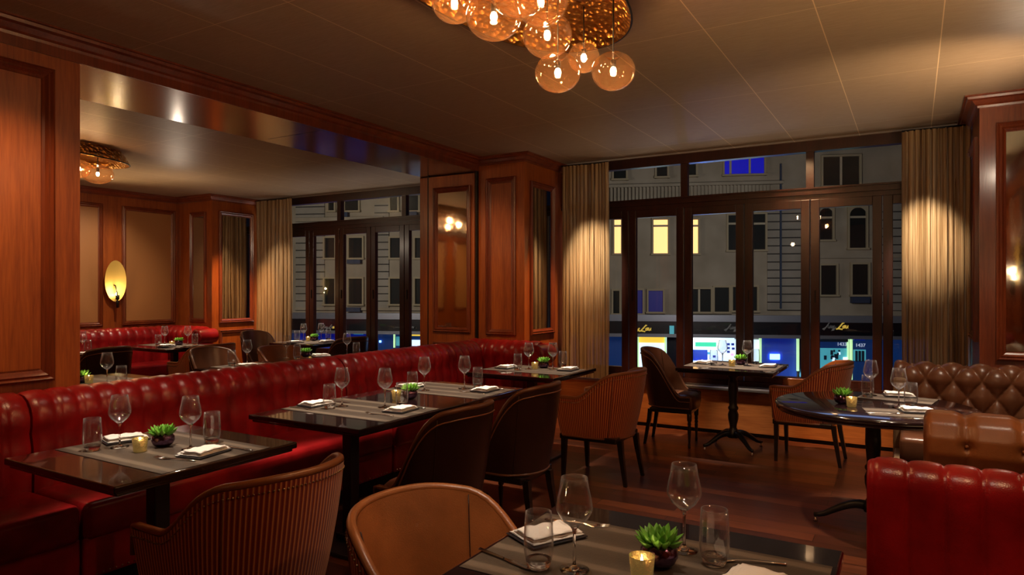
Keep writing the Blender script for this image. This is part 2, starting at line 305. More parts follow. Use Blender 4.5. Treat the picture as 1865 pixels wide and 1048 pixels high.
M_PINK = simple('pink_shop_glow', (.9, .3, .6), .5, emit=(1, .3, .6), es=1.0)
M_SIL = simple('shop_dark_goods', (.01, .03, .08), .6)

# ------------------------------------------------------------ mesh builder
class MB:
    def __init__(s): s.v = []; s.f = []; s.uv = {}; s.sm = []
    def add(s, vs, fs, smooth=False, uvs=None):
        o = len(s.v); s.v += [tuple(a) for a in vs]
        for k, f in enumerate(fs):
            s.f.append(tuple(i + o for i in f)); s.sm.append(smooth)
        if uvs:
            for i, q in enumerate(uvs): s.uv[i + o] = q
        return s
    def box(s, x0, x1, y0, y1, z0, z1):
        v = [(x, y, z) for z in (z0, z1) for y in (y0, y1) for x in (x0, x1)]
        return s.add(v, [(0, 2, 3, 1), (4, 5, 7, 6), (0, 1, 5, 4), (2, 6, 7, 3), (0, 4, 6, 2), (1, 3, 7, 5)])
    def lathe(s, prof, n=24, c=(0, 0, 0), cap0=False, cap1=False, sx=1, sy=1, smooth=True):
        vs = []; m = len(prof)
        for k in range(n):
            a = 2 * PI * k / n
            for r, z in prof: vs.append((c[0] + r * math.cos(a) * sx, c[1] + r * math.sin(a) * sy, c[2] + z))
        fs = [(k * m + j, ((k + 1) % n) * m + j, ((k + 1) % n) * m + j + 1, k * m + j + 1) for k in range(n) for j in range(m - 1)]
        if cap0: fs.append(tuple(k * m for k in reversed(range(n))))
        if cap1: fs.append(tuple(k * m + m - 1 for k in range(n)))
        return s.add(vs, fs, smooth)
    def tube(s, pts, r, n=8, cap=True, closed=False, smooth=True):
        pts = [Vector(p) for p in pts]; N = len(pts)
        rr = r if isinstance(r, (list, tuple)) else [r] * N
        vs = []; up = Vector((0, 0, 1))
        for i, p in enumerate(pts):
            a = pts[i - 1] if (i > 0 or closed) else p; b = pts[(i + 1) % N] if (i < N - 1 or closed) else p
            t = (b - a).normalized(); q = t.cross(up)
            if q.length < 1e-3: q = t.cross(Vector((0, 1, 0)))
            q.normalize(); w_ = t.cross(q)
            for k in range(n):
                an = 2 * PI * k / n; vs.append(p + rr[i] * (math.cos(an) * q + math.sin(an) * w_))
        M = N if closed else N - 1
        fs = [(i * n + k, i * n + (k + 1) % n, ((i + 1) % N) * n + (k + 1) % n, ((i + 1) % N) * n + k) for i in range(M) for k in range(n)]
        if cap and not closed: fs += [tuple(reversed(range(n))), tuple((N - 1) * n + k for k in range(n))]
        return s.add(vs, fs, smooth)
    def grid(s, rows, smooth=True, closed_u=False, uv=None):
        R = len(rows); K = len(rows[0]); vs = [p for r in rows for p in r]
        fs = [(i * K + j, i * K + j + 1, (i + 1) * K + j + 1, (i + 1) * K + j) for i in range(R - 1) for j in range(K - 1)]
        if closed_u: fs += [((R - 1) * K + j, (R - 1) * K + j + 1, j + 1, j) for j in range(K - 1)]
        return s.add(vs, fs, smooth, uv)
    def sphere(s, c, r, n=12, m=8, sx=1, sy=1, sz=1):
        return s.lathe([(max(1e-4, r * math.sin(PI * j / m)), -r * sz * math.cos(PI * j / m)) for j in range(m + 1)], n, c, sx=sx, sy=sy)
    def sweep(s, path, prof, closed=False):
        # path: list of (x,y); outward side is on the right of travel; prof: (out, z) loop
        n = len(path); rows = []
        for i, p in enumerate(path):
            def dirn(a, b):
                d = Vector((b[0] - a[0], b[1] - a[1])); d.normalize(); return d
            d0 = dirn(path[i - 1], p) if (i > 0 or closed) else None; d1 = dirn(p, path[(i + 1) % n]) if (i < n - 1 or closed) else None
            d0 = d0 or d1; d1 = d1 or d0
            n0 = Vector((d0.y, -d0.x)); n1 = Vector((d1.y, -d1.x)); b = n0 + n1; b = b / max(.2, b.dot(n0))
            rows.append([(p[0] + b.x * o, p[1] + b.y * o, z) for o, z in prof] + [(p[0] + b.x * prof[0][0], p[1] + b.y * prof[0][0], prof[0][1])])
        if closed: rows.append(rows[0])
        s.grid(rows, False)
        if not closed:
            k = len(prof); o = len(s.v); s.v += rows[0][:k] + rows[-1][:k]; s.f += [tuple(range(o, o + k)), tuple(reversed(range(o + k, o + 2 * k)))]; s.sm += [False, False]
        return s
    def frame(s, O, U, V, N, u0, u1, v0, v1, prof):
        # rectangular moulding: prof = (inset, height) list
        O, U, V, N = map(Vector, (O, U, V, N)); loops = []
        for ins, h in prof:
            loops.append([O + U * a + V * b + N * h for a, b in ((u0 + ins, v0 + ins), (u1 - ins, v0 + ins), (u1 - ins, v1 - ins), (u0 + ins, v1 - ins))])
        for a, b in zip(loops, loops[1:]):
            s.add(a + b, [(i, (i + 1) % 4, 4 + (i + 1) % 4, 4 + i) for i in range(4)])
        return s
    def quad(s, O, U, V, u0, u1, v0, v1, N=(0, 0, 0), h=0):
        O, U, V, N = map(Vector, (O, U, V, N))
        return s.add([O + U * a + V * b + N * h for a, b in ((u0, v0), (u1, v0), (u1, v1), (u0, v1))], [(0, 1, 2, 3)])
    def build(s, name, mat, parent=None, bevel=0, seg=2, loc=None, subsurf=0, smooth_all=False):
        me = bpy.data.meshes.new(name); me.from_pydata(s.v, [], s.f)
        for p_, q in zip(me.polygons, s.sm): p_.use_smooth = q or smooth_all
        if s.uv:
            ul = me.uv_layers.new(name='UVMap')
            for l in me.loops: ul.data[l.index].uv = s.uv.get(l.vertex_index, (0, 0))
        me.materials.append(mat); me.update(); me.validate()
        o = bpy.data.objects.new(name, me); C.objects.link(o)
        if parent is not None: o.parent = parent
        if loc: o.location = loc
        if bevel:
            b = o.modifiers.new('bevel', 'BEVEL'); b.width = bevel; b.segments = seg; b.limit_method = 'ANGLE'
        if subsurf:
            b = o.modifiers.new('sub', 'SUBSURF'); b.levels = subsurf; b.render_levels = subsurf
        return o
def thing(name, label, cat, loc=(0, 0, 0), rz=0, group=None):
    o = bpy.data.objects.new(name, None); C.objects.link(o); o.location = loc; o.rotation_euler = (0, 0, rz)
    o.empty_display_size = .1; o['label'] = label; o['category'] = cat
    if group: o['group'] = group
    return o
def tag(o, label, cat, group=None):
    o['label'] = label; o['category'] = cat
    if group: o['group'] = group
    return o
def struct(o, label=None):
    o['kind'] = 'structure'
    if label: o['label'] = label; o['category'] = label.split()[-1] if False else o.name.split('.')[0].split('_')[0]
    return o
def dup(root, loc, rz, label, group=None):
    def cp(o, par):
        c_ = o.copy(); C.objects.link(c_); c_.parent = par
        for ch in o.children: cp(ch, c_)
        return c_
    r = cp(root, None); r.location = loc; r.rotation_euler = (0, 0, rz); r['label'] = label
    if group: r['group'] = group
    return r
class Kind:
    """first call places the prototype itself, later calls copy it"""
    def __init__(s, root): s.root = root; s.used = False
    def put(s, loc, rz, label, group=None):
        if not s.used:
            s.used = True; r = s.root; r.location = loc; r.rotation_euler = (0, 0, rz); r['label'] = label
            if group: r['group'] = group
            return r
        return dup(s.root, loc, rz, label, group)

# ------------------------------------------------------------ room shell
XW, XB, YW, ZC, ZL, ZS = -4.08, -4.84, 7.09, 2.87, 2.80, 2.73
XR, YB, XF = 1.05, -2.6, -9.40     # right wall, back wall, far wall of the side room
MOULD = [(0, 0), (0, .022), (.012, .03), (.022, .018), (.034, .024), (.046, .010), (.058, .004), (.062, 0)]
def panel(mb, O, U, V, N, u0, u1, v0, v1): mb.frame(O, U, V, N, u0, u1, v0, v1, MOULD)
EX, EY, EZ = (1, 0, 0), (0, 1, 0), (0, 0, 1)

struct(MB().box(XF - .3, XR + .3, YB - .3, YW + .25, -.2, 0).build('floor', M_FLOOR), 'dark brown wood plank floor')
struct(MB().box(XB + .02, XR + .3, YB - .3, YW + .25, ZC, ZC + .15).build('ceiling', M_CEIL), 'brown satin panelled ceiling of the main dining room')
struct(MB().box(XF - .3, XB, YB - .3, YW + .25, ZL, ZL + .15).build('ceiling', M_CEIL), 'grey brown panelled ceiling of the side dining room')
# left wall with opening
r = MB().box(XB, XW, YB, 2.09, 0, ZC).build('wall_left', M_WOOD); struct(r, 'cherry wood panelled wall at the left edge')
mb = MB(); panel(mb, (XW, 0, 0), EY, EZ, EX, 1.0, 1.95, .95, 2.655); panel(mb, (XW, 0, 0), EY, EZ, EX, -.5, .6, .95, 2.655)
mb.build('moulding', M_WOODD, r)
MB().box(XW, XW + .006, 1.07, 1.88, 1.02, 2.59).build('panel_field', M_WOOD, r)
h = MB().box(XB, XW, 2.09, 6.2, ZS, ZC).build('trim_1', M_WOODH); struct(h, 'glossy cherry beam soffit over the wide opening')
MB().box(XW, XW + .012, YB, 6.2, ZS, ZC - .07).build('fascia', M_WOODD, h)
MB().box(XB + .1, XW - .02, 3.95, 3.953, ZS - .001, ZS).build('seam', M_BLACK, h)
CROWN = [(0, -.085), (.012, -.085), (.016, -.07), (.03, -.06), (.05, -.035), (.075, -.028), (.08, -.012), (.095, -.010), (.095, 0), (0, 0)]
def crown(path, z): return MB().sweep(path, [(o, z + q) for o, q in CROWN])
struct(crown([(XW, YB), (XW, 6.2), (-3.5, 6.2), (-3.5, YW)], ZC).build('trim_2', M_WOODD), 'dark cherry crown moulding along the left wall and pillar')
# end of opening: mirrored folding panel and pillar
pw = MB().box(XB - .035, XW, 6.2, YW + .2, 0, ZS).box(XB - .035, XW, 6.2, YW + .2, ZS - .01, ZL).build('wall_opening', M_WOOD); struct(pw, 'cherry wood end wall of the opening')
dr = MB().box(XB + .105, XW - .03, 6.175, 6.2, .05, 2.715).build('door_1', M_WOOD); struct(dr, 'tall cherry door panel with a narrow mirror set in it')
mb = MB(); O = (0, 6.175, 0); NY = (0, -1, 0)
xa, xb = XB + .105, XW - .03
panel(mb, O, EX, EZ, NY, -4.66, -4.155, .97, 2.585); panel(mb, O, EX, EZ, NY, -4.66, -4.155, .18, .86); mb.build('moulding', M_WOODD, dr)
MB().quad(O, EX, EZ, -4.60, -4.21, 1.03, 2.525, NY, .003).build('mirror', M_MIRROR, dr)
pl = MB().box(XW, -3.5, 6.2, YW + .2, 0, ZC).build('wall_pillar', M_WOOD); struct(pl, 'cherry wood pillar left of the main windows')
mb = MB(); panel(mb, (0, 6.2, 0), EX, EZ, NY, -3.97, -3.60, .96, 2.64)
panel(mb, (-3.5, 0, 0), EY, EZ, EX, 6.31, 6.86, .96, 2.60); panel(mb, (-3.5, 0, 0), EY, EZ, EX, 6.31, 6.86, .15, .86); mb.build('moulding', M_WOODD, pl)
MB().quad((-3.5, 0, 0), EY, EZ, 6.37, 6.80, 1.02, 2.54, EX, .003).build('mirror', M_MIRROR, pl)
MB().box(XW - .012, XW + .008, 6.165, 6.199, 0, 2.73).build('shadow_gap', M_BLACK, pw)
MB().box(XB + .085, XB + .10, 6.18, 6.199, 0, 2.73).build('shadow_gap', M_BLACK, pw)
# right pillar and right wall
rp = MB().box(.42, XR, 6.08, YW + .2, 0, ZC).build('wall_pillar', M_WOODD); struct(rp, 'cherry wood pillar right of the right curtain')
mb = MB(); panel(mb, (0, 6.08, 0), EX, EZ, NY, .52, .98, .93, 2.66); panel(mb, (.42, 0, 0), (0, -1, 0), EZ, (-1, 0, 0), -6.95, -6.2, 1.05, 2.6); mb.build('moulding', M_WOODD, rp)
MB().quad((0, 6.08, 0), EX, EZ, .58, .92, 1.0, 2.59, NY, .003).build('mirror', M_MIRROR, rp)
struct(crown([(.42, YW), (.42, 6.08), (XR, 6.08), (XR, YB)], ZC).build('trim_3', M_WOODD), 'cherry crown moulding around the right pillar')
rw = MB().box(XR, XR + .25, YB, YW + .25, 0, ZC).build('wall_right', M_WOOD); struct(rw, 'cherry wood wall at the right')
mb = MB()
for y in (-1.5, .2, 1.9, 3.6, 4.9): panel(mb, (XR, 0, 0), (0, -1, 0), EZ, (-1, 0, 0), -y - .95, -y, .95, 2.6)
mb.build('moulding', M_WOODD, rw)
bw = MB().box(XF - .3, XR + .25, YB - .25, YB, 0, ZC).build('wall_back', M_WOOD); struct(bw, 'cherry wood wall behind')
# side room walls
fw = MB().box(XF - .25, XF, YB, YW + .25, 0, ZC).build('wall_far', M_WOOD); struct(fw, 'cherry wood wall of the side room with tan leather panels')
mb = MB()
cells = [(5.36, 6.14), (4.32, 5.10), (3.3, 4.06), (2.2, 3.0), (1.0, 1.8), (-.55, .25), (-1.7, -.9)]
for a, b in cells: panel(mb, (XF, 0, 0), EY, EZ, EX, a, b, .95, 2.60)
mb.build('moulding', M_WOODD, fw)
for a, b in cells: MB().quad((XF, 0, 0), EY, EZ, a + .06, b - .06, 1.01, 2.54, EX, .004).build('leather_panel', M_FIELD, fw)
lp = MB().box(XF, -8.62, 6.2, YW + .2, 0, ZL).build('wall_pillar', M_WOOD); struct(lp, 'cherry wood pillar in the side room left of its curtain')
mb = MB(); panel(mb, (0, 6.2, 0), EX, EZ, NY, -9.10, -8.74, .97, 2.56); panel(mb, (-8.62, 0, 0), EY, EZ, EX, 6.31, 6.90, .96, 2.58); panel(mb, (-8.62, 0, 0), EY, EZ, EX, 6.31, 6.90, .15, .86)
mb.build('moulding', M_WOODD, lp)
MB().quad((-8.62, 0, 0), EY, EZ, 6.37, 6.84, 1.02, 2.52, EX, .003).build('mirror', M_MIRROR, lp)
MB().quad((0, 6.2, 0), EX, EZ, -9.04, -8.80, 1.03, 2.50, NY, .003).build('mirror', M_MIRROR, lp)
struct(crown([(XF, YB), (XF, 6.2), (-8.62, 6.2), (-8.62, YW)], ZL).build('trim_4', M_WOODD), 'cherry crown moulding of the side room')

# ------------------------------------------------------------ windows
def window(name, label, x0, x1, bounds, ztop, trans):
    y = YW
    root = struct(MB().box(x0, x1, y, y + .07, 2.31, 2.42).box(x0, x1, y - .02, y + .07, ztop - .10, ztop).box(x0, x1, y - .02, y + .07, .47, .52).build(name, M_FRAME), label)
    MB().box(x0, x1, y - .03, y, 2.355, 2.375).box(x0, x1, y - .02, y, 2.41, 2.425).build('ledge', M_FRAME, root)
    mb = MB()
    for x in trans: mb.box(x - .035, x + .035, y, y + .07, 2.42, ztop - .1)
    mb.build('transom_bar', M_FRAME, root)
    for a, b in zip(trans[:-1], trans[1:]): MB().box(a + .035, b - .035, y + .03, y + .036, 2.42, ztop - .1).build('glass_pane', M_PANE, root)
    for a, b in zip(bounds[:-1], bounds[1:]):
        a_, b_ = a + .004, b - .004
        lf = MB().box(a_, a_ + .078, y, y + .06, .52, 2.31).box(b_ - .078, b_, y, y + .06, .52, 2.31).box(a_ + .078, b_ - .078, y, y + .06, .52, .594).box(a_ + .078, b_ - .078, y, y + .06, 2.227, 2.31).build('window_leaf', M_FRAME, root, .004)
        MB().box(a_ + .078, b_ - .078, y + .03, y + .036, .594, 2.227).build('glass_pane', M_PANE, lf)
        MB().box(a_ + .035, a_ + .047, y - .012, y, 1.32, 1.44).build('handle', M_BLACK, lf)
    return root
bd = [-3.303 + .612 * k for k in range(7)]
window('window_1', 'folding window wall of the main room with dark red frames', -3.5, .42, bd, ZC, [-3.46, -2.079, -.856, .40])
bd2 = [-8.21 + .592 * k for k in range(7)]
window('window_2', 'folding window wall of the side room with dark red frames', -8.62, XB - .035, bd2, ZL, [-8.60, -7.03, -5.85, XB - .06])
for nm, x0, x1, zt, lb in (('wall_window', -3.5, .42, ZC, 'low wall below the main windows'), ('wall_window', -8.62, XB - .035, ZL, 'low wall below the side room windows')):
    wl = MB().box(x0, x1, YW + .0, YW + .2, 0, .47).build(nm, M_BENCH); struct(wl, lb)
# window bench (radiator cover) with metal grille
for x0, x1, lb in ((-3.5, .42, 'low orange wood window bench below the main windows'), (-8.62, XB - .035, 'low orange wood window bench in the side room')):
    b = thing('window_bench', lb, 'bench', ((x0 + x1) / 2, 6.93, 0), 0, None); L2 = (x1 - x0) / 2 - .002
    MB().box(-L2, L2, .0, .155, .04, .44).build('front_panel', M_BENCH, b)
    MB().box(-L2, L2, .03, .155, .0, .04).build('toe_kick', M_BLACK, b)
    MB().box(-L2, L2, -.03, .155, .44, .47).build('ledge', M_GRILLE, b, .006)
    mb = MB()
    for k in range(3): mb.box(-L2 + .05, L2 - .05, .01 + .05 * k, .035 + .05 * k, .4705, .478)
    mb.build('grille', M_STEEL, b)

# ------------------------------------------------------------ curtains
def curtain(x0, x1, y, z0, z1, amp, folds, label):
    rows = []; K = folds * 10; z = z0
    for i in range(K + 1):
        t = i / K; x = x0 + (x1 - x0) * t; row = []
        for j in range(13):
            h_ = j / 12; a = amp * (.75 + .35 * math.sin(t * 19 + h_ * 2)); ph = t * folds * 2 * PI + .5 * math.sin(h_ * 3 + t * 6)
            row.append((x + .012 * math.sin(ph * 1.7 + h_), y + a * math.sin(ph) + .012 * math.sin(7 * t + 3 * h_), z0 + (z1 - z0) * h_))
        rows.append(row)
    c_ = thing('curtain', label, 'curtain', (0, 0, 0), 0)
    MB().grid(rows).build('curtain_fabric', M_CURT, c_)
    MB().tube([(x0, y, z1 + .005), (x1, y, z1 + .005)], .008).build('curtain_track', M_BLACK, c_)
    return c_
curtain(-3.40, -2.84, 6.86, .48, 2.82, .020, 13, 'sheer gold curtain hanging left of the main windows beside the pillar')
curtain(-.09, .41, 6.84, .48, 2.82, .022, 12, 'sheer gold curtain hanging right of the main windows above brown tufted booth')
curtain(-8.50, -7.72, 6.85, .48, 2.76, .022, 14, 'sheer gold curtain hanging left of the side room windows')

# ------------------------------------------------------------ banquettes
def channel_back(mb, P0, T, N, length, pitch, prof, bulge, sub=6):
    """P0 start, T along, N facing direction; prof = (out, z) from seat up over the roll"""
    P0, T, N = Vector(P0), Vector(T), Vector(N); n = max(1, round(length / pitch)); pt = length / n
    nor = []
    for i, (o, z) in enumerate(prof):
        a = prof[max(0, i - 1)]; b = prof[min(len(prof) - 1, i + 1)]
        d = Vector((b[0] - a[0], b[1] - a[1])).normalized(); nor.append((d.y, -d.x))
    rows = []
    for k in range(n):
        for q in range(sub + 1):
            if q == 0 and k > 0: continue
            f = q / sub; e = bulge * math.sqrt(max(0, 1 - (2 * f - 1) ** 2)) if True else 0
            rows.append([tuple(P0 + T * ((k + f) * pt) + N * (o + nx * e) + Vector((0, 0, z + nz * e * .8))) for (o, z), (nx, nz) in zip(prof, nor)])
    mb.grid(rows); c = len(prof); o = len(mb.v); mb.v += rows[0] + rows[-1]
    mb.f += [tuple(reversed(range(o, o + c))), tuple(range(o + c, o + 2 * c))]; mb.sm += [False, False]
def roll_prof(h, thick, lean=.05, low=.42):
    r_ = thick * .46; z0 = h - r_
    pr = [(thick + .0, low), (thick + .004, low + .12), (thick - .006, low + .25), (thick - .012 - lean * .2, z0 - .06)]
    for a in range(-10, 171, 20): pr.append((thick * .5 + math.cos(math.radians(a)) * r_, z0 + math.sin(math.radians(a)) * r_))
    pr += [(.02, z0 - .1), (.02, low), ]
    return pr
def seat(parent, x0, x1, y0, y1, z0=.24, z1=.46, mat=None, name='seat'):
    return MB().box(x0, x1, y0, y1, z0, z1).build(name, mat or M_RED, parent, .035, 4, smooth_all=True)
def nails(parent, pts, r=.006):
    mb = MB()
    for p_ in pts: mb.add([(p_[0] + r * a, p_[1] + r * b, p_[2] + r * c) for a, b, c in ((1, 0, 0), (-1, 0, 0), (0, 1, 0), (0, -1, 0), (0, 0, 1), (0, 0, -1))], [(0, 2, 4), (2, 1, 4), (1, 3, 4), (3, 0, 4), (2, 0, 5), (1, 2, 5), (3, 1, 5), (0, 3, 5)], True)
    return mb.build('nailhead_trim', M_NAIL, parent)
def banquette(X, label, ys, ye, xret, flip=None):
    b = thing('banquette', label, 'banquette', (X, (ys[0] + ye) / 2, 0)); oy = -(ys[0] + ye) / 2
    TH = .28; edges = ys + [ye]
    for a, c in zip(edges[:-1], edges[1:]):
        mb = MB(); channel_back(mb, (0, a + .006 + oy, 0), (0, 1, 0), (1, 0, 0), c - a - .012, .113, roll_prof(.92, TH), .018)
        mb.build('backrest', M_RED, b)
    for i, (a, c) in enumerate(zip(edges[:-1], edges[1:])):
        s0 = seat(b, TH - .02, .74 + .012 * i, a + .004 + oy, (c if i < len(ys) - 1 else ye) - .004 + oy, .28, .46)
        fr = MB().box(TH - .02, .725 + .012 * i, a + .004 + oy, c - .004 + oy, .10, .30).build('seat_base', M_RED, b, .01)
        nails(b, [(.727 + .012 * i, a + .03 + .03 * k + oy, .118) for k in range(int((c - a - .05) / .03))])
    MB().box(.05, .66, ys[0] + .01 + oy, ye - .01 + oy, 0, .10).build('plinth', M_BLACK, b)
    # return along the pillar
    yb = ye + .33; L_ = xret - X - .02
    mb = MB(); channel_back(mb, (.0, yb + oy, 0), (1, 0, 0), (0, -1, 0), L_ - .13, .113, roll_prof(.92, TH), .018); mb.build('return_backrest', M_RED, b)
    # scroll end
    mb = MB(); cx_, cz = L_ - .115, .80; pr = []
    for k in range(19):
        a = math.radians(-150 + k * 20); pr.append((cx_ + .105 * math.cos(a), cz + .105 * math.sin(a)))
    pr += [(cx_ - .09, .44), (cx_ + .06, .44)]
    rows = []
    for yy, sc_ in ((yb + oy - TH - .012, .55), (yb + oy - TH - .02, .92), (yb + oy - TH + .01, 1), (yb + oy - .06, 1), (yb + oy - .01, .96)):
        rows.append([(cx_ + (x_ - cx_) * sc_, yy, cz + (z_ - cz) * sc_) if z_ > .5 else (x_, yy, z_) for x_, z_ in pr] + [(cx_ + (pr[0][0] - cx_) * sc_, yy, cz + (pr[0][1] - cz) * sc_)])
    mb.grid(rows); o = len(mb.v); mb.v += rows[0]; mb.f.append(tuple(range(o, o + len(rows[0])))); mb.sm.append(False); mb.v += rows[-1]; mb.f.append(tuple(range(o + len(rows[0]), o + 2 * len(rows[0])))); mb.sm.append(False)
    mb.build('scroll_arm', M_RED, b)
    mb = MB(); mb.tube([(cx_ + (.075 - .0026 * k) * math.cos(k * .5), yb + oy - TH - .02, cz + (.075 - .0026 * k) * math.sin(k * .5)) for k in range(22)], .005, 6); mb.build('scroll_piping', M_RED, b)
    seat(b, TH - .02, L_ - .03, ye + .004 + oy, yb - TH + oy + .02, .28, .46, name='return_seat') if yb - TH > ye + .02 else None
    MB().box(.05, L_ - .04, yb - TH + .03 + oy, yb - .02 + oy, .0, .46).build('return_base', M_RED, b, .01)
    return b
banquette(-4.03, 'long red channelled leather banquette filling the opening beside the front tables', [-.6, 1.70, 3.87], 5.80, -3.05)
banquette(-9.30, 'red channelled leather banquette along the far wall of the side room', [1.2, 3.4], 5.80, -8.32)

# red booth right foreground (return of a wall bench)
rb = thing('red_booth', 'red channelled leather booth back at the right front corner', 'booth', (.4, 2.3, 0))
mb = MB(); channel_back(mb, (-.505, .15, 0), (1, 0, 0), (0, -1, 0), 1.10, .092, roll_prof(.925, .13, 0, .14), .012, 12); mb.build('backrest', M_RED, rb)
mb = MB(); rows = []
pr = roll_prof(.925, .13, 0, .14)
for k in range(7):
    a = PI / 2 * k / 6; rows.append([(-.505 - .018 * math.sin(a), .15 - (.065 + (o - .065) * (.80 + .20 * math.cos(a))), z - (.015 * (1 - math.cos(a)) if z > .8 else 0)) for o, z in pr])
mb.grid(rows); o = len(mb.v); mb.v += rows[-1]; mb.f.append(tuple(range(o, o + len(pr)))); mb.sm.append(False); mb.build('end_panel', M_RED, rb)
seat(rb, -.42, .55, -1.6, -.03, .2, .46); MB().box(-.38, .5, -1.55, .12, 0, .2).build('plinth', M_BLACK, rb)

# ------------------------------------------------------------ tufted booth
def tuft_grid(P0, T, N, length, prof, pitch, rowp, amp, du=.008, phase=0.0, w0=0.0, pleat=False):
    P0, T, N = Vector(P0), Vector(T), Vector(N)
    # resample profile by arc length
    pts = []; acc = 0
    for i in range(len(prof) - 1):
        a, b = Vector(prof[i]), Vector(prof[i + 1]); l = (b - a).length; k = max(1, int(l / .008))
        for q in range(k): pts.append((a.lerp(b, q / k), acc + l * q / k, ))
        acc += l
    pts.append((Vector(prof[-1]), acc)); nor = []
    for i in range(len(pts)):
        d = (pts[min(len(pts) - 1, i + 2)][0] - pts[max(0, i - 2)][0]).normalized(); nor.append((d.y, -d.x))
    rows = []; n = int(length / du)
    for k in range(n + 1):
        u = length * k / n; row = []
        for (p_, s_), (nx, nz) in zip(pts, nor):
            a = (u + phase) / pitch; b = (s_ - w0) / rowp / 2
            g = abs(math.sin(PI * (a + b)) * math.sin(PI * (a - b)))
            e = amp * (g ** .42) if not pleat else amp * (.35 + .65 * (1 - abs(math.cos(PI * a)) ** 14)) - amp * .8 * math.exp(-((((a + .5) % 1) - .5) * pitch / .022) ** 2 - ((s_ - w0) / .022) ** 2)
            edge = min(1, s_ / .05, (acc - s_) / .05); e *= max(0, edge)
            ee = min(1, u / .03, (length - u) / .03); rr = math.sqrt(max(0, ee * (2 - ee))); e = e * rr - .02 * (1 - rr)
            row.append(tuple(P0 + T * u + N * (p_[0] + nx * e) + Vector((0, 0, p_[1] + nz * e))))
        rows.append(row)
    return rows
tb = thing('tufted_booth', 'brown button-tufted leather booth curving round the round table', 'booth', (.5, 4.7, 0))
def back_prof(h, th, low): 
    r_ = th * .5; pr = [(th + .02, low), (th - .005, h - .12)]
    for a in range(0, 181, 15): pr.append((th * .5 + math.cos(math.radians(a)) * r_, h - r_ + math.sin(math.radians(a)) * r_))
    pr.append((0.0, low)); return pr
BX = -.13
mb = MB(); rows = tuft_grid((BX - .5, 1.27, 0), (1, 0, 0), (0, -1, 0), XR - BX - .12, back_prof(.88, .17, .42), .17, .12, .040, phase=.05, w0=.02); mb.grid(rows)
for rr in (rows[0], rows[-1]):
    o = len(mb.v); mb.v += rr; mb.f.append(tuple(range(o, o + len(rr)))); mb.sm.append(False)
mb.build('backrest', M_TUFT, tb)
mb = MB(); rows = tuft_grid((XR - .58, -.95, 0), (0, 1, 0), (-1, 0, 0), 2.0, back_prof(.88, .17, .42), .17, .12, .040, phase=.0); mb.grid(rows).build('side_backrest', M_TUFT, tb)
near = [(-.10, .46), (-.10, .80), (-.08, .85), (-.03, .875), (.02, .87), (.06, .84), (.085, .79), (.09, .73), (.07, .68), (.03, .655), (.005, .64)]
near = [(a, b) for a, b in near][::-1]
NX = .04
mb = MB(); rows = tuft_grid((NX - .5, -1.06, 0), (1, 0, 0), (0, -1, 0), XR - NX - .10, near, .2, .15, .024, phase=.04, w0=.16, pleat=True); mb.grid(rows)
for rr in (rows[0], rows[-1]):
    o = len(mb.v); mb.v += rr; mb.f.append(tuple(range(o, o + len(rr)))); mb.sm.append(False)
mb.build('near_backrest', M_BROWN, tb)
MB().box(NX - .49, XR - .60, -1.06, -.97, .06, .70).build('near_outer_panel', M_BROWN, tb, .01)
for k in range(5):
    u = .2 * k + .16; MB().sphere((NX - .5 + u, -1.06 - .088, .765), .008, 8, 6).build('button', M_BROWN, tb)
seat(tb, BX - .45, XR - .60, .55, 1.12, .26, .46, M_TUFT); seat(tb, .0, XR - .60, -.9, 1.0, .26, .459, M_TUFT); seat(tb, NX - .47, XR - .60, -.96, -.45, .26, .458, M_TAUPE, 'near_seat')
MB().box(BX - .49, XR - .60, .60, 1.2, .04, .28).box(.06, XR - .60, -.9, 1.0, .04, .28).build('seat_base', M_TAUPE, tb, .01)
MB().box(BX - .50, BX - .40, 1.06, 1.28, .04, .80).build('end_panel', M_TAUPE, tb, .02)
MB().box(-.2, XR - .60, -.85, 1.2, 0, .05).build('plinth', M_BLACK, tb)

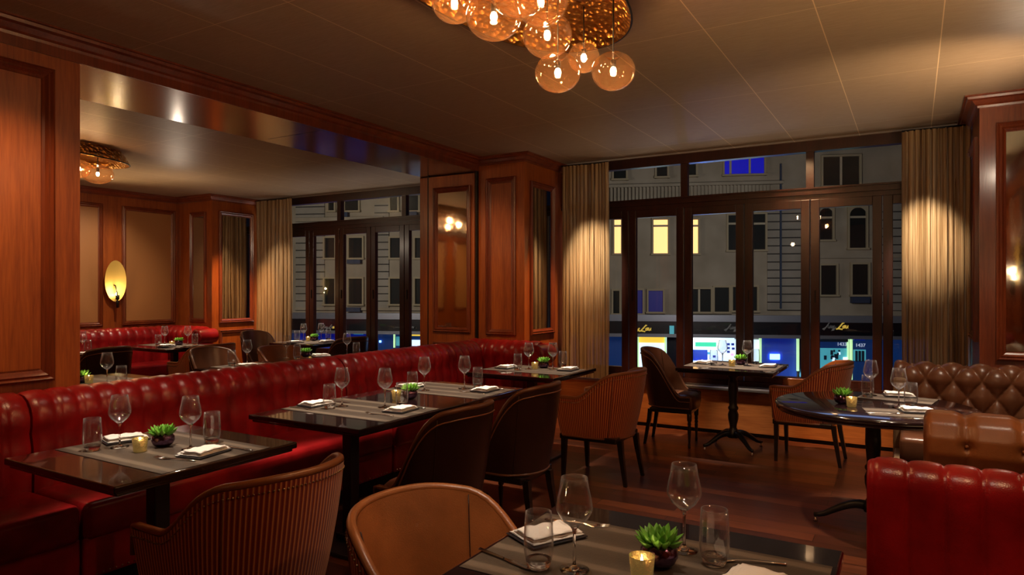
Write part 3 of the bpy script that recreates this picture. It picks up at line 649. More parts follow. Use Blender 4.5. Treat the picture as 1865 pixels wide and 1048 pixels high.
# ------------------------------------------------------------ chairs
def make_chair(name, label, kind, mo, mi):
    t = thing(name, label, 'chair')
    A = kind == 'arm'
    W, xf, x0, xb = (.295, .27, -.02, -.285) if A else (.255, .22, -.02, -.25)
    zb = .34 if A else .36
    path = []; n1, n2 = 12, 30
    for k in range(n1): path.append((xf + (x0 - xf) * k / n1, -W))
    for k in range(n2 + 1):
        a = -PI / 2 - PI * k / n2; path.append((x0 + (x0 - xb) * math.cos(a) * (1 if True else 1), W * math.sin(a) if True else 0))
    for k in range(1, n1 + 1): path.append((x0 + (xf - x0) * k / n1, W))
    if not A: # squarer back
        path = [(x, y * (1.0 if x > x0 else min(1, 1.0 + .0))) for x, y in path]
    def ss(q): q = max(0, min(1, q)); return q * q * (3 - 2 * q)
    def hf(x):
        q = (x - xb) / (xf - xb)
        if A: return .842 - .02 * ss(q / .3) - .185 * ss((q - .22) / .50) + .0 * q
        return .885 - .03 * ss(q / .3) - .385 * ss((q - .20) / .60)
    cx_ = 0.0; N_ = len(path); nrm = []
    for i in range(N_):
        a = path[max(0, i - 1)]; b = path[min(N_ - 1, i + 1)]; d = Vector((b[0] - a[0], b[1] - a[1])).normalized(); nrm.append(Vector((-d.y, d.x)) * 1)
    # make normals point outward
    nrm = [q if q.dot(Vector(path[i]) - Vector((cx_, 0))) > 0 else -q for i, q in enumerate(nrm)]
    def pos(i, z, off=0):
        x, y = path[i]; zz = (z - zb) / (.87 - zb)
        k = (.83 if A else .88) + (.17 if A else .12) * math.sin(min(1, max(0, zz)) * PI / 2) ** .8
        rec = -.055 * zz * ss((x0 + .15 - x) / .4)
        q = nrm[i] * off
        return Vector((x * k + rec + q.x, y * k + q.y, z))
    arc = [0]
    for i in range(1, N_): arc.append(arc[-1] + math.dist(path[i], path[i - 1]))
    th = .030; RO = 12; rows = []; uv = []
    for i in range(N_):
        h_ = hf(path[i][0]) - .012; row = []
        for j in range(RO + 1):
            z = zb + (h_ - zb) * j / RO; row.append(tuple(pos(i, z))); uv.append((arc[i], z))
        rows.append(row)
    mb = MB(); mb.grid(rows, uv=uv); shell = mb.build('outer_shell', mo, t)
    rows = []
    for i in range(N_):
        h_ = hf(path[i][0]) - .006; row = []
        for j in range(RO + 1):
            z = .40 + (h_ - .40) * j / RO; bulge = .022 * math.sin(PI * j / RO) * ss((x0 + .05 - path[i][0]) / .1)
            row.append(tuple(pos(i, z, -th - bulge)))
        rows.append(row[::-1])
    MB().grid(rows).build('inner_back', mi, t)
    # rolled rim
    rimpts = [pos(i, hf(path[i][0]) - .004, -th / 2) for i in range(N_)]
    MB().tube([rimpts[0] + Vector((.003, 0, -.10))] + rimpts + [rimpts[-1] + Vector((.003, 0, -.10))], .0145, 10).build('rim', mi if A else M_PIPE if False else mi, t)
    for s_ in (0, N_ - 1):
        sg = -1 if s_ == 0 else 1; p_ = pos(s_, zb); h_ = hf(xf)
        mb = MB(); rows = []
        for j in range(9):
            z = zb + (h_ - .01 - zb) * j / 8; a = pos(s_, z); b = pos(s_, z, -th); m_ = (a + b) / 2 + Vector((.018, 0, 0)); rows.append([tuple(a), tuple(a.lerp(m_, .6) + Vector((.004, 0, 0))), tuple(m_), tuple(b.lerp(m_, .6) + Vector((.004, 0, 0))), tuple(b)])
        mb.grid(rows); mb.build('arm_front', mi if not A else mo, t)
    # seams and piping
    si = [n1 + 5, N_ - 1 - n1 - 5]
    for i in si:
        mb = MB(); mb.tube([pos(i, zb + .01 + (hf(path[i][0]) - .03 - zb) * j / 10, .001) for j in range(11)], .0028, 5)
        mb.build('seam', M_PIPE if A else M_DARK, t); mb = MB()
        mb.tube([pos(i, .46 + (hf(path[i][0]) - .01 - .46) * j / 8, -th - .006 - .022 * math.sin(PI * (j / 8 * .9 + .1)) * ss((x0 + .05 - path[i][0]) / .1)) for j in range(9)], .0022, 5)
        mb.build('inner_seam', M_DARK, t)
    if A:
        nails(t, [tuple(pos(i, hf(path[i][0]) - .036, .002)) for i in range(N_)] + [tuple((pos(i, hf(path[i][0]) - .036, .002) + pos(i + 1, hf(path[i + 1][0]) - .036, .002)) / 2) for i in range(N_ - 1)], .0048)
    else:
        MB().tube([pos(i, hf(path[i][0]) - .045, .003) for i in range(N_)], .004, 6).build('piping', M_PIPE, t)
    MB().tube([pos(i, zb + .002, .0) for i in range(N_)], .008, 6).build('lower_piping', mi, t)
    # seat
    mb = MB(); rows = []
    sx0, sx1, sw = xb * .83 + .05, xf + .02, W * .84 - .02
    for j, (zz, k) in enumerate(((.345, .90), (.35, .99), (.42, 1), (.455, .97), (.472, .88), (.482, .6), (.485, .05))):
        row = []
        for q in range(33):
            a = 2 * PI * q / 32; c_, s_ = math.cos(a), math.sin(a); e = .45
            row.append(((sx0 + sx1) / 2 + (sx1 - sx0) / 2 * k * math.copysign(abs(c_) ** e, c_), sw * k * math.copysign(abs(s_) ** e, s_), zz))
        rows.append(row)
    mb.grid(rows).build('seat', mi, t)
    MB().box(xb * .7, xf - .01, -W * .78, W * .78, .31, .352).build('seat_frame', M_LEGD, t, .008)
    # legs
    for sx, sy in ((1, 1), (1, -1), (-1, 1), (-1, -1)):
        mb = MB()
        if sx > 0 and not A:
            lx, ly = xf - .035, sy * (W * .78 - .03)
            mb.lathe([(.012, 0), (.013, .02), (.010, .05), (.017, .16), (.012, .17), (.020, .185), (.012, .20), (.018, .215), (.014, .235), (.022, .25), (.022, .33)], 14, (lx, ly, 0), True, True)
        else:
            lx, ly = (xf - .04, sy * (W * .76 - .02)) if sx > 0 else (xb * .72, sy * (W * .55))
            ox = .0 if sx > 0 else -.05; pts = []
            vs = []
            for z, r_, f in ((0, .012, 1), (.12, .015, .6), (.24, .018, .2), (.33, .020, 0)):
                for a, b in ((-1, -1), (1, -1), (1, 1), (-1, 1)): vs.append((lx + ox * f + a * r_, ly + sy * .02 * f + b * r_, z))
            fs = [(4 * i + k, 4 * i + (k + 1) % 4, 4 * i + 4 + (k + 1) % 4, 4 * i + 4 + k) for i in range(3) for k in range(4)] + [(3, 2, 1, 0), (12, 13, 14, 15)]
            mb.add(vs, fs)
        mb.build('leg', M_LEGD, t)
    return t
ARM = Kind(make_chair('armchair', 'x', 'arm', M_STRIPE, M_BROWN))
SIDE = Kind(make_chair('side_chair', 'x', 'side', M_DARK, M_DARK_LIT))
GA, GS = 'striped barrel armchairs with leather inside', 'espresso leather curved-back chairs'
D = math.radians
ARM.put((-2.06, 1.64, 0), D(180), 'red striped barrel armchair seen from behind at front banquette table', GA)
ARM.put((-1.10, 1.58, 0), D(-8), 'barrel armchair showing tan leather inside at foreground table', GA).scale = (.97, .97, .97)
ARM.put((-2.07, 4.90, 0), D(180), 'orange striped armchair standing at the corner table below curtain', GA)
ARM.put((-.76, 6.30, 0), D(178), 'orange striped armchair right of the window table', GA)
SIDE.put((-2.10, 2.80, 0), D(180), 'nearer dark leather chair at the four-place table', GS)
SIDE.put((-2.13, 3.62, 0), D(180), 'farther dark leather chair at the four-place table', GS)
SIDE.put((-1.96, 6.33, 0), D(5), 'dark leather chair with turned legs left of the window table', GS)
ARM.put((-6.88, 4.86, 0), D(180), 'striped armchair in the side room before the far banquette table', GA)
ARM.put((-5.60, 4.95, 0), D(0), 'side room armchair with brown leather inside behind round table', GA)
SIDE.put((-6.95, 3.75, 0), D(180), 'black leather chair left in the side room facing far banquette', GS)
SIDE.put((-5.62, 4.15, 0), D(0), 'dark leather chair back in front of the side room striped armchair', GS)
SIDE.put((-7.44, 6.12, 0), D(0), 'dark leather chair left of the side room window table', GS)
SIDE.put((-5.9, 6.05, 0), D(165), 'dark leather chair right of the side room window table', GS)

# ------------------------------------------------------------ tables
def table_top(mb, w_, d_, r_=.0):
    z1 = .75; P = [(0.0, z1 - .042), (-.004, z1 - .036), (-.004, z1 - .028), (.012, z1 - .024), (.0, z1 - .012), (.002, z1 - .004), (.010, z1)]
    return P
def rect_table(name, label, x0, x1, y0, y1, mat, ped, group=None):
    cx_, cy_ = (x0 + x1) / 2, (y0 + y1) / 2; hw, hd = (x1 - x0) / 2, (y1 - y0) / 2
    t = thing(name, label, 'table', (cx_, cy_, 0), 0, group)
    mb = MB(); mb.box(-hw + .014, hw - .014, -hd + .014, hd - .014, .708, .722).box(-hw, hw, -hd, hd, .722, .75); mb.build('tabletop', mat, t, .006, 3)
    def pedestal(px_, py_):
        if ped == 'square':
            MB().box(px_ - .035, px_ + .035, py_ - .035, py_ + .035, .05, .70).build('column', M_IRON, t, .006)
            MB().box(px_ - .13, px_ + .13, py_ - .13, py_ + .13, .685, .707).build('top_plate', M_IRON, t)
            MB().box(px_ - .22, px_ + .22, py_ - .22, py_ + .22, .0, .025).box(px_ - .06, px_ + .06, py_ - .06, py_ + .06, .025, .06).build('base_plate', M_IRON, t, .008)
        else: turned_base(t, px_, py_, 4, PI / 4, .30)
    for q in ped_spots(ped, hd, y1 - y0): pedestal(0, q)
    return t
def ped_spots(ped, hd, d_): return (-hd * .55, hd * .55) if d_ > 1.3 else (0,)
def turned_base(t, px_, py_, n, a0, R):
    MB().lathe([(.052, .10), (.056, .14), (.04, .17), (.030, .19), (.034, .22), (.046, .27), (.048, .31), (.036, .345), (.046, .36), (.046, .375), (.034, .39), (.038, .44), (.044, .52), (.042, .60), (.034, .64), (.05, .655), (.05, .67), (.04, .69), (.11, .70), (.11, .707)], 20, (px_, py_, 0), True, True).build('column', M_IRON, t)
    for k in range(n):
        a = a0 + 2 * PI * k / n; c_, s_ = math.cos(a), math.sin(a); pts = []; rr = []
        for q in range(11):
            u = q / 10; r_ = .04 + (R - .04) * u; z = .135 + .02 * math.sin(u * PI) - .105 * (u * u * (3 - 2 * u)) + .012 * max(0, u - .85) / .15
            pts.append((px_ + c_ * r_, py_ + s_ * r_, z)); rr.append(.030 - .017 * u)
        lg = MB().tube(pts, rr, 10).build('leg', M_IRON, t)
        MB().lathe([(.013, 0), (.015, .006), (.008, .014), (.006, .034)], 10, (px_ + c_ * (R - .01), py_ + s_ * (R - .01), 0), True, True).build('foot', M_STEEL, lg)
def round_table(label, cx_, cy_, R, a0, group=None):
    t = thing('round_table', label, 'table', (cx_, cy_, 0), 0, group)
    MB().lathe([(R - .03, .700), (R - .012, .704), (R - .006, .714), (R - .014, .722), (R - .001, .728), (R, .738), (R - .004, .746), (R - .012, .75)], 72, cap0=True, cap1=True).build('tabletop', M_TABLE, t)
    turned_base(t, 0, 0, 3, a0, .33); return t
GT = 'dark lacquered dining tables'
rect_table('dining_table', 'dark brown lacquered table nearest the camera at the red banquette', -3.24, -2.43, 1.36, 2.19, M_TABLEB, 'square', GT)
rect_table('dining_table', 'long dark table set for four along the red banquette', -3.20, -2.37, 2.53, 4.19, M_TABLE, 'square', GT)
rect_table('dining_table', 'dark square table in the banquette corner by the pillar', -3.26, -2.42, 4.75, 5.58, M_TABLE, 'square', GT)
rect_table('dining_table', 'dark square pedestal table below the main windows', -1.83, -1.00, 5.97, 6.78, M_TABLE, 'turned', GT)
rect_table('dining_table', 'dark table across the bottom foreground with woven runner', -1.00, -.16, 1.16, 2.02, M_TABLE, 'square', GT)
round_table('dark round pedestal table in front of the brown tufted booth', -.21, 4.67, .555, PI + .1, 'round pedestal tables')
rect_table('dining_table', 'dark table behind the red banquette in the side room', -5.75, -4.95, 2.5, 3.25, M_TABLEB, 'square', GT)
rect_table('dining_table', 'dark square table in the corner of the far banquette', -8.40, -7.42, 4.75, 5.58, M_TABLE, 'square', GT)
rect_table('dining_table', 'dark table set before the far banquette, left in side room', -8.4, -7.45, 3.2, 4.15, M_TABLE, 'square', GT)
rect_table('dining_table', 'dark rectangular table with striped runner in the side room middle', -5.46, -4.74, 3.75, 4.5, M_TABLE, 'square', GT)
rect_table('dining_table', 'dark square table at the side room windows', -7.24, -6.44, 6.05, 6.8, M_TABLE, 'turned', GT)
round_table('dark round table in the side room behind the red banquette', -4.96, 5.12, .5, .4, 'round pedestal tables')

# ------------------------------------------------------------ tableware prototypes
def make_wine():
    t = thing('wine_glass', 'x', 'wine glass', group='stemmed wine glasses')
    MB().lathe([(.0045, .104), (.014, .110), (.034, .128), (.0445, .147), (.0455, .156), (.042, .180), (.0365, .205), (.0325, .230), (.0315, .230), (.0355, .205), (.041, .180), (.0445, .156), (.0435, .148), (.033, .130), (.013, .1125), (.0005, .109)], 28).build('bowl', M_GLASS, t)
    MB().lathe([(.0005, .0), (.036, .0), (.037, .0015), (.020, .004), (.007, .008), (.0042, .016), (.0036, .05), (.0038, .088), (.006, .100), (.011, .1085), (.0005, .1085)], 20).build('stem', M_SOLID, t)
    return t
def make_tumbler():
    t = thing('water_glass', 'x', 'glass', group='water tumblers')
    MB().lathe([(.0285, .012), (.034, .024), (.0375, .045), (.0375, .075), (.035, .115), (.033, .140), (.0315, .140), (.0335, .115), (.0358, .075), (.0358, .045), (.032, .026), (.026, .016), (.0005, .014)], 28).build('wall', M_GLASS, t)
    MB().lathe([(.0005, .0), (.025, .0), (.028, .003), (.0305, .012), (.033, .022), (.030, .024), (.024, .016), (.0005, .014)], 24).build('base', M_SOLID, t)
    return t
def make_napkin(seed, fold=True):
    rnd = random.Random(seed); mb = MB()
    L_, W_ = .17, .125
    def layer(x0, x1, y0, y1, z, th, curl):
        rows = []
        for i in range(15):
            u = i / 14; row = []
            for (fv, fz) in [(0, .5), (.01, .9), (.04, 1), (.2, 1), (.35, 1), (.5, 1), (.65, 1), (.8, 1), (.96, 1), (.99, .9), (1, .5), (.99, .1), (.96, 0), (.5, 0), (.04, 0), (.01, .1), (0, .5)]:
                x = x0 + (x1 - x0) * u; y = y0 + (y1 - y0) * fv; e = min(1, u / .06, (1 - u) / .06) ** .5
                zz = z + th * (.5 + (fz - .5) * max(.15, e)) + curl * math.sin(u * 3.3 + fv * 2) * .5 + .0025 * math.sin(u * 17 + fv * 9 + seed) * (1 if fz > .5 else 0)
                row.append((x, y, zz))
            rows.append(row)
        mb.grid(rows); K = 17
        o = len(mb.v) - 15 * K
        mb.f += [tuple(reversed(range(o, o + K - 1))), tuple(range(o + 14 * K, o + 14 * K + K - 1))]; mb.sm += [False, False]
    layer(-L_ / 2, L_ / 2, -W_ / 2, W_ / 2, 0, .007, .002)
    layer(-L_ / 2 + .004, L_ / 2 - .004, -W_ / 2 + .003, W_ / 2 - .012, .0065, .007, .002)
    layer(-L_ / 2 + .002, L_ / 2 - .02, -W_ / 2 + .001, W_ / 2 - .03, .013, .008, .005)
    return mb
def make_plate():
    mb = MB().box(-.088, .088, -.066, .066, 0, .005).box(-.092, .092, -.070, .070, .004, .0075)
    return mb
def make_fork():
    t = thing('fork', 'x', 'fork', group='forks')
    mb = MB(); rows = []
    for x, w_, z in ((-.10, .004, .002), (-.098, .0075, .003), (-.06, .0055, .004), (-.01, .003, .005), (.02, .003, .004), (.035, .009, .003), (.045, .0115, .002), (.055, .012, .002)):
        rows.append([(x, -w_, z), (x, -w_ * .5, z + .0022), (x, w_ * .5, z + .0022), (x, w_, z), (x, w_ * .5, z - .001), (x, -w_ * .5, z - .001), (x, -w_, z)])
    mb.grid(rows).build('handle', M_STEEL, t)
    mb = MB()
    for k in range(4): mb.tube([(.053, -.010 + .0067 * k, .002), (.075, -.0105 + .007 * k, .0045), (.098, -.0105 + .007 * k, .008)], [.0022, .0018, .001], 6)
    mb.build('tines', M_STEEL, t); return t
def make_knife():
    t = thing('knife', 'x', 'knife', group='table knives')
    MB().grid([[(x, -w_, .004), (x, 0, .004 + w_ * .7), (x, w_, .004), (x, 0, .004 - w_ * .5), (x, -w_, .004)] for x, w_ in ((-.105, .002), (-.10, .0065), (-.05, .0055), (-.01, .004))]).build('handle', M_STEEL, t)
    MB().grid([[(x, -a, .0035), (x, b, .0045), (x, b, .0025), (x, -a, .0035)] for x, a, b in ((-.01, .004, .004), (.02, .008, .005), (.07, .009, .005), (.105, .001, .004))]).build('blade', M_STEEL, t); return t
def make_votive():
    t = thing('votive_candle', 'x', 'candle holder', group='gold votive candle holders')
    MB().lathe([(.0005, 0), (.023, 0), (.026, .004), (.031, .058), (.0295, .058), (.0245, .008), (.0005, .006)], 24).build('cup', M_GOLDC, t)
    MB().lathe([(.0005, .010), (.023, .010), (.0245, .034), (.0005, .034)], 16).build('candle', M_CANDLE, t)
    MB().lathe([(.0005, .035), (.003, .040), (.0035, .046), (.0005, .060)], 8).build('flame', M_BULB, t); return t
def make_succ():
    t = thing('potted_succulent', 'x', 'potted plant', group='potted succulents')
    MB().lathe([(.0005, 0), (.026, 0), (.040, .010), (.048, .026), (.046, .042), (.036, .055), (.031, .058), (.030, .056), (.040, .042), (.0005, .040)], 28).build('pot', M_POT, t)
    MB().lathe([(.0005, .050), (.034, .049)], 16).build('soil', M_SOIL, t)
    mb = MB(); rnd = random.Random(3)
    for ring, (n, r0, ln, el, w_) in enumerate(((7, .006, .026, 68, .007), (9, .010, .042, 48, .010), (11, .013, .054, 26, .012), (10, .014, .056, 8, .012))):
        for k in range(n):
            a = 2 * PI * (k + .5 * ring) / n + rnd.uniform(-.12, .12); e = math.radians(el + rnd.uniform(-6, 6)); c_, s_ = math.cos(a), math.sin(a)
            rows = []
            for q in range(6):
                u = q / 5; l = ln * u; bend = e + .5 * u * u
                out = r0 + l * math.cos(e + .35 * u); z = .056 + ring * -.001 + l * math.sin(e + .35 * u); hw = w_ * (math.sin(PI * (u * .78 + .18)) if q < 5 else .03)
                P = Vector((c_ * out, s_ * out, z)); Sd = Vector((-s_, c_, 0)); up = Vector((-c_ * math.sin(e), -s_ * math.sin(e), math.cos(e)))
                rows.append([tuple(P - Sd * hw + up * hw * .35), tuple(P - up * hw * .12), tuple(P + Sd * hw + up * hw * .35), tuple(P - up * hw * .75), tuple(P - Sd * hw + up * hw * .35)])
            mb.grid(rows)
    mb.build('rosette', M_GREEN, t); return t
WINE, TUMB, FORK, KNIFE, VOT, SUC = Kind(make_wine()), Kind(make_tumbler()), Kind(make_fork()), Kind(make_knife()), Kind(make_votive()), Kind(make_succ())
def nap_kind(seed, flip):
    o = make_napkin(seed).build('napkin', M_NAPKIN); tag(o, 'x', 'napkin', 'folded white linen napkins'); return Kind(o)
NAPS = [nap_kind(1, 0), nap_kind(5, 0), nap_kind(9, 0)]
po = make_plate().build('side_plate', M_PLATE, None, .002); tag(po, 'x', 'plate', 'dark side plates'); PLATE = Kind(po)
_ni = [0]
def napkin(x, y, rz, where):
    PLATE.put((x, y, ZT), rz, 'small dark plate under the napkin ' + where, 'dark side plates')
    k = NAPS[_ni[0] % 3]; _ni[0] += 1
    k.put((x, y, ZT + .0078), rz, 'folded white napkin ' + where, 'folded white linen napkins')
ZT = .7525
def runner(x0, x1, y0, y1, where, rz=0):
    n = 10; o = MB().box(-(x1 - x0) / 2, (x1 - x0) / 2, -(y1 - y0) / 2, (y1 - y0) / 2, 0, .0018).build('placemat', M_MAT, None, 0, 2, ((x0 + x1) / 2, (y0 + y1) / 2, .7502))
    o.rotation_euler = (0, 0, rz); tag(o, 'grey brown woven runner ' + where, 'placemat', 'woven table runners')
runner(-3.22, -2.445, 1.545, 2.05, 'across the front banquette table')
runner(-3.18, -2.385, 2.74, 3.22, 'across the nearer half of the four-place table')
runner(-3.18, -2.385, 3.62, 4.10, 'across the farther half of the four-place table')
runner(-3.24, -2.44, 4.98, 5.42, 'across the banquette corner table')
runner(-1.81, -1.02, 6.14, 6.62, 'across the window table')
runner(-.985, -.175, 1.41, 1.885, 'across the foreground table')
runner(-.345, .14, 4.98, 5.16, 'on the round table, farther one', D(-3)) if False else None
runner(-.30, .12, 4.87, 5.13, 'on the far side of the round table', D(-10))
runner(-.24, .20, 4.30, 4.56, 'on the near side of the round table', D(12))
runner(-5.73, -4.97, 2.6, 3.1, 'on the side room table nearest the red banquette')
runner(-8.38, -7.44, 4.98, 5.4, 'on the table in the far banquette corner')
runner(-5.44, -4.76, 3.9, 4.35, 'on the side room middle table')
runner(-7.22, -6.46, 6.15, 6.6, 'on the side room window table')
def W_(u, v, wh): x, y = uz(u, v, .75); WINE.put((x, y, ZT), 0, 'stemmed wine glass ' + wh, 'stemmed wine glasses')
def T_(u, v, wh): x, y = uz(u, v, .75); TUMB.put((x, y, ZT), 0, 'clear water tumbler ' + wh, 'water tumblers')
def V_(u, v, wh): x, y = uz(u, v, .75); VOT.put((x, y, ZT), 0, 'lit gold glass votive candle ' + wh, 'gold votive candle holders')
def S_(u, v, wh, rz=0): x, y = uz(u, v, .75); SUC.put((x, y, ZT), rz, 'green succulent in purple mirrored pot ' + wh, 'potted succulents')
def N_(u, v, rz, wh): x, y = uz(u, v, .75); napkin(x, y, D(rz), wh)
# front banquette table
a, b = 'at banquette side of the front banquette table', 'at chair side of the front banquette table'
W_(218, 816, a); T_(168, 822, a); napkin(-3.13, 1.80, D(75), a)
W_(347, 819, b); T_(386, 808, b); N_(372, 828, 100, b); V_(255, 824, 'on the front banquette table'); S_(297, 814, 'on the front banquette table', .4)
def CUT(K, x, y, rz, lb): K.put((x, y, ZT), D(rz), lb, 'forks' if K is FORK else 'table knives')
CUT(FORK, -2.60, 1.70, 195, 'steel fork beside the napkin ' + b); CUT(KNIFE, -2.55, 1.955, 180, 'steel knife beside the napkin ' + b)
CUT(FORK, -3.12, 1.93, 5, 'steel fork ' + a)
# four place table
q = ['at the left banquette-side place of the four-place table', 'at the left chair-side place of the four-place table', 'at the right banquette-side place of the four-place table', 'at the right chair-side place of the four-place table']
W_(623, 741, q[0]); T_(600, 745, q[0]); napkin(-3.09, 2.93, D(85), q[0]); W_(701, 743, q[1]); T_(732, 741, q[1]); napkin(-2.53, 3.04, D(95), q[1])
W_(773, 712, q[2]); T_(751, 716, q[2]); napkin(-3.08, 3.80, D(88), q[2]); W_(846, 709, q[3]); T_(870, 706, q[3]); napkin(-2.53, 3.93, D(92), q[3])
V_(722, 729, 'on the four-place table'); S_(747, 727, 'on the four-place table', 1)
for (x, y, r_, w_) in ((-3.07, 2.80, 0, q[0]), (-2.55, 2.88, 180, q[1]), (-2.55, 3.80, 180, q[3])): CUT(FORK, x, y, r_, 'steel fork ' + w_)
for (x, y, r_, w_) in ((-3.07, 3.08, 0, q[0]), (-2.55, 3.16, 180, q[1]), (-2.55, 4.05, 180, q[3])): CUT(KNIFE, x, y, r_, 'steel knife ' + w_)
# corner table
a, b = 'at banquette side of the corner table', 'at chair side of the corner table'
W_(963, 673, a); T_(943, 675, a); napkin(-3.10, 5.17, D(85), a); W_(1007, 673, b); T_(1025, 669, b); napkin(-2.56, 5.30, D(92), b)
V_(974, 673, 'on the corner table'); S_(990, 671, 'on the corner table', 2)
# window table
a, b = 'on the left of the window table', 'on the right of the window table'
napkin(-1.70, 6.42, D(85), a); T_(1300, 666, a); W_(1316, 666, a); W_(1361, 667, b); T_(1376, 664, b); napkin(-1.12, 6.42, D(92), b)
V_(1333, 668, 'on the window table'); S_(1349, 665, 'on the window table', .7)
# round table
a, b = 'on the far side of the round table', 'on the near side of the round table'
T_(1580, 724, a); W_(1586, 721, a); N_(1638, 723, 10, a); T_(1659, 741, b); W_(1637, 743, b); N_(1672, 752, 15, b)
V_(1551, 742, 'on the round table'); S_(1534, 736, 'on the round table', 1.3)
CUT(FORK, -.14, 4.34, 20, 'steel fork ' + b); CUT(KNIFE, .10, 4.27, 15, 'steel knife ' + b)
# foreground table
a, b = 'at chair side of the foreground table', 'at right edge side of the foreground table'
T_(981, 1036, a); W_(1046, 1040, a); N_(996, 980, 62, a); CUT(KNIFE, -.90, 1.50, -14, 'steel knife left of the napkin ' + a); CUT(FORK, -.86, 1.84, 10, 'steel fork behind the napkin ' + a)
W_(1246, 1004, b); T_(1301, 1030, b); napkin(-.33, 1.66, D(80), b); V_(1169, 1058, 'on the foreground table'); S_(1200, 1032, 'on the foreground table', .2)
CUT(FORK, -.37, 1.80, 200, 'steel fork ' + b)
# side room
w1 = 'on the side room table nearest the red banquette'
W_(195, 700, w1); T_(221, 702, w1); N_(190, 706, 95, w1); V_(162, 699, w1); S_(148, 698, w1)
w2, w3 = 'at banquette side of the far corner table', 'at chair side of the far corner table'
T_(288, 631, w2); W_(300, 628, w2); N_(303, 632, 90, w2); V_(313, 631, 'on the far corner table'); S_(326, 629, 'on the far corner table'); W_(342, 628, w3); T_(355, 629, w3); N_(347, 634, 90, w3)
w4 = 'on the far left table before the far banquette'
W_(150, 642, w4); T_(160, 643, w4); N_(149, 647, 90, w4)
w5 = 'on the side room middle table'
TUMB.put((-5.36, 4.06, ZT), 0, 'clear water tumbler ' + w5, 'water tumblers'); WINE.put((-5.30, 4.18, ZT), 0, 'stemmed wine glass ' + w5, 'stemmed wine glasses'); napkin(-5.18, 4.08, D(80), w5)
w6, w7 = 'at the left of the side room round table', 'at the right of the side room round table'
W_(522, 653, w6); T_(541, 655, w6); S_(557, 651, 'on the side room round table'); N_(585, 650, 60, w6); W_(632, 647, w7); T_(649, 649, w7); N_(643, 655, 90, w7)
w8, w9 = 'left on the side room window table', 'right on the side room window table'
T_(541, 622, w8); W_(553, 621, w8); N_(538, 625, 80, w8); V_(561, 622, 'on the side room window table'); S_(573, 621, 'on the side room window table'); W_(585, 620, w9); T_(598, 620, w9); N_(596, 624, 80, w9)

# ------------------------------------------------------------ chandeliers
def make_chandelier(label, cx_, cy_, zc, rx, ry, globes, group):
    t = thing('chandelier', label, 'chandelier', (cx_, cy_, zc), 0, group)
    P = [(.02, -.035), (.35, -.04), (.62, -.045), (.82, -.055), (.93, -.078), (.985, -.115), (1.0, -.122), (1.012, -.115), (1.0, -.09), (.97, -.04), (.93, 0)]
    rows = []
    for k in range(72):
        a = 2 * PI * k / 72; c_, s_ = math.cos(a), math.sin(a); e = .86
        ux, uy = rx * math.copysign(abs(c_) ** e, c_), ry * math.copysign(abs(s_) ** e, s_)
        rows.append([(ux * r_, uy * r_, z) for r_, z in P])
    MB().grid(rows, closed_u=True).build('canopy', M_COPPER, t)
    MB().tube([tuple(r_[7]) for r_ in rows], .006, 6, closed=True).build('canopy_rim', M_BLACK, t)
    for (x, y, z, r_, sq) in globes:
        x -= cx_; y -= cy_; z -= zc
        MB().tube([(x, y, -.04), (x, y, z + r_ * sq * .55)], .0035, 6).build('cord', M_BLACK, t)
        n = 20; pr = []
        for k in range(n + 1):
            th = PI * k / n; rr = r_ * math.sin(th); zz = -r_ * sq * math.cos(th)
            if k > n * .86: break
            pr.append((max(1e-4, rr), zz))
        pr += [(pr[-1][0] * .8, pr[-1][1] - .006), (pr[-1][0] * .45, pr[-1][1] - .022), (.010, pr[-1][1] - .026)]
        g = MB().lathe(pr, 32, (x, y, z)).build('globe', M_GLOBE, t)
        MB().lathe([(.0005, r_ * sq * .58), (.012, r_ * sq * .58), (.012, .018), (.0005, .018)], 12, (x, y, z)).build('bulb_holder', M_BLACK, t)
        MB().sphere((x, y, z), .014, 12, 8, sz=1.5).build('bulb', M_BULB, t)
        lamp('POINT', 'bulb_light', (x + cx_, y + cy_, z + zc - .03), 1.7, (1, .62, .32), size=.012)
G = [(-1.15, 2.84, 2.42, .098, .86), (-1.33, 2.65, 2.39, .100, .84), (-1.34, 2.57, 2.53, .105, .92), (-1.38, 3.03, 2.575, .078, .92), (-1.28, 2.40, 2.60, .108, .9),
     (-1.42, 2.27, 2.52, .11, .82), (-1.63, 2.30, 2.63, .095, .85), (-1.45, 1.78, 2.62, .10, .85), (-1.2, 2.08, 2.5, .10, .9)]
make_chandelier('copper dish chandelier with amber glass globes over the main room', -1.50, 2.50, ZC, .41, .90, G, None)
G2 = [(-6.62, 3.55, 2.535, .135, .68), (-6.85, 3.50, 2.60, .10, .9), (-6.55, 3.24, 2.60, .11, .9), (-6.75, 3.0, 2.52, .11, .9), (-6.5, 2.7, 2.5, .11, .9), (-6.9, 2.5, 2.6, .10, .9)]
make_chandelier('copper dish chandelier with glass globes in the side room', -6.92, 3.05, ZL, .42, .92, G2, None)

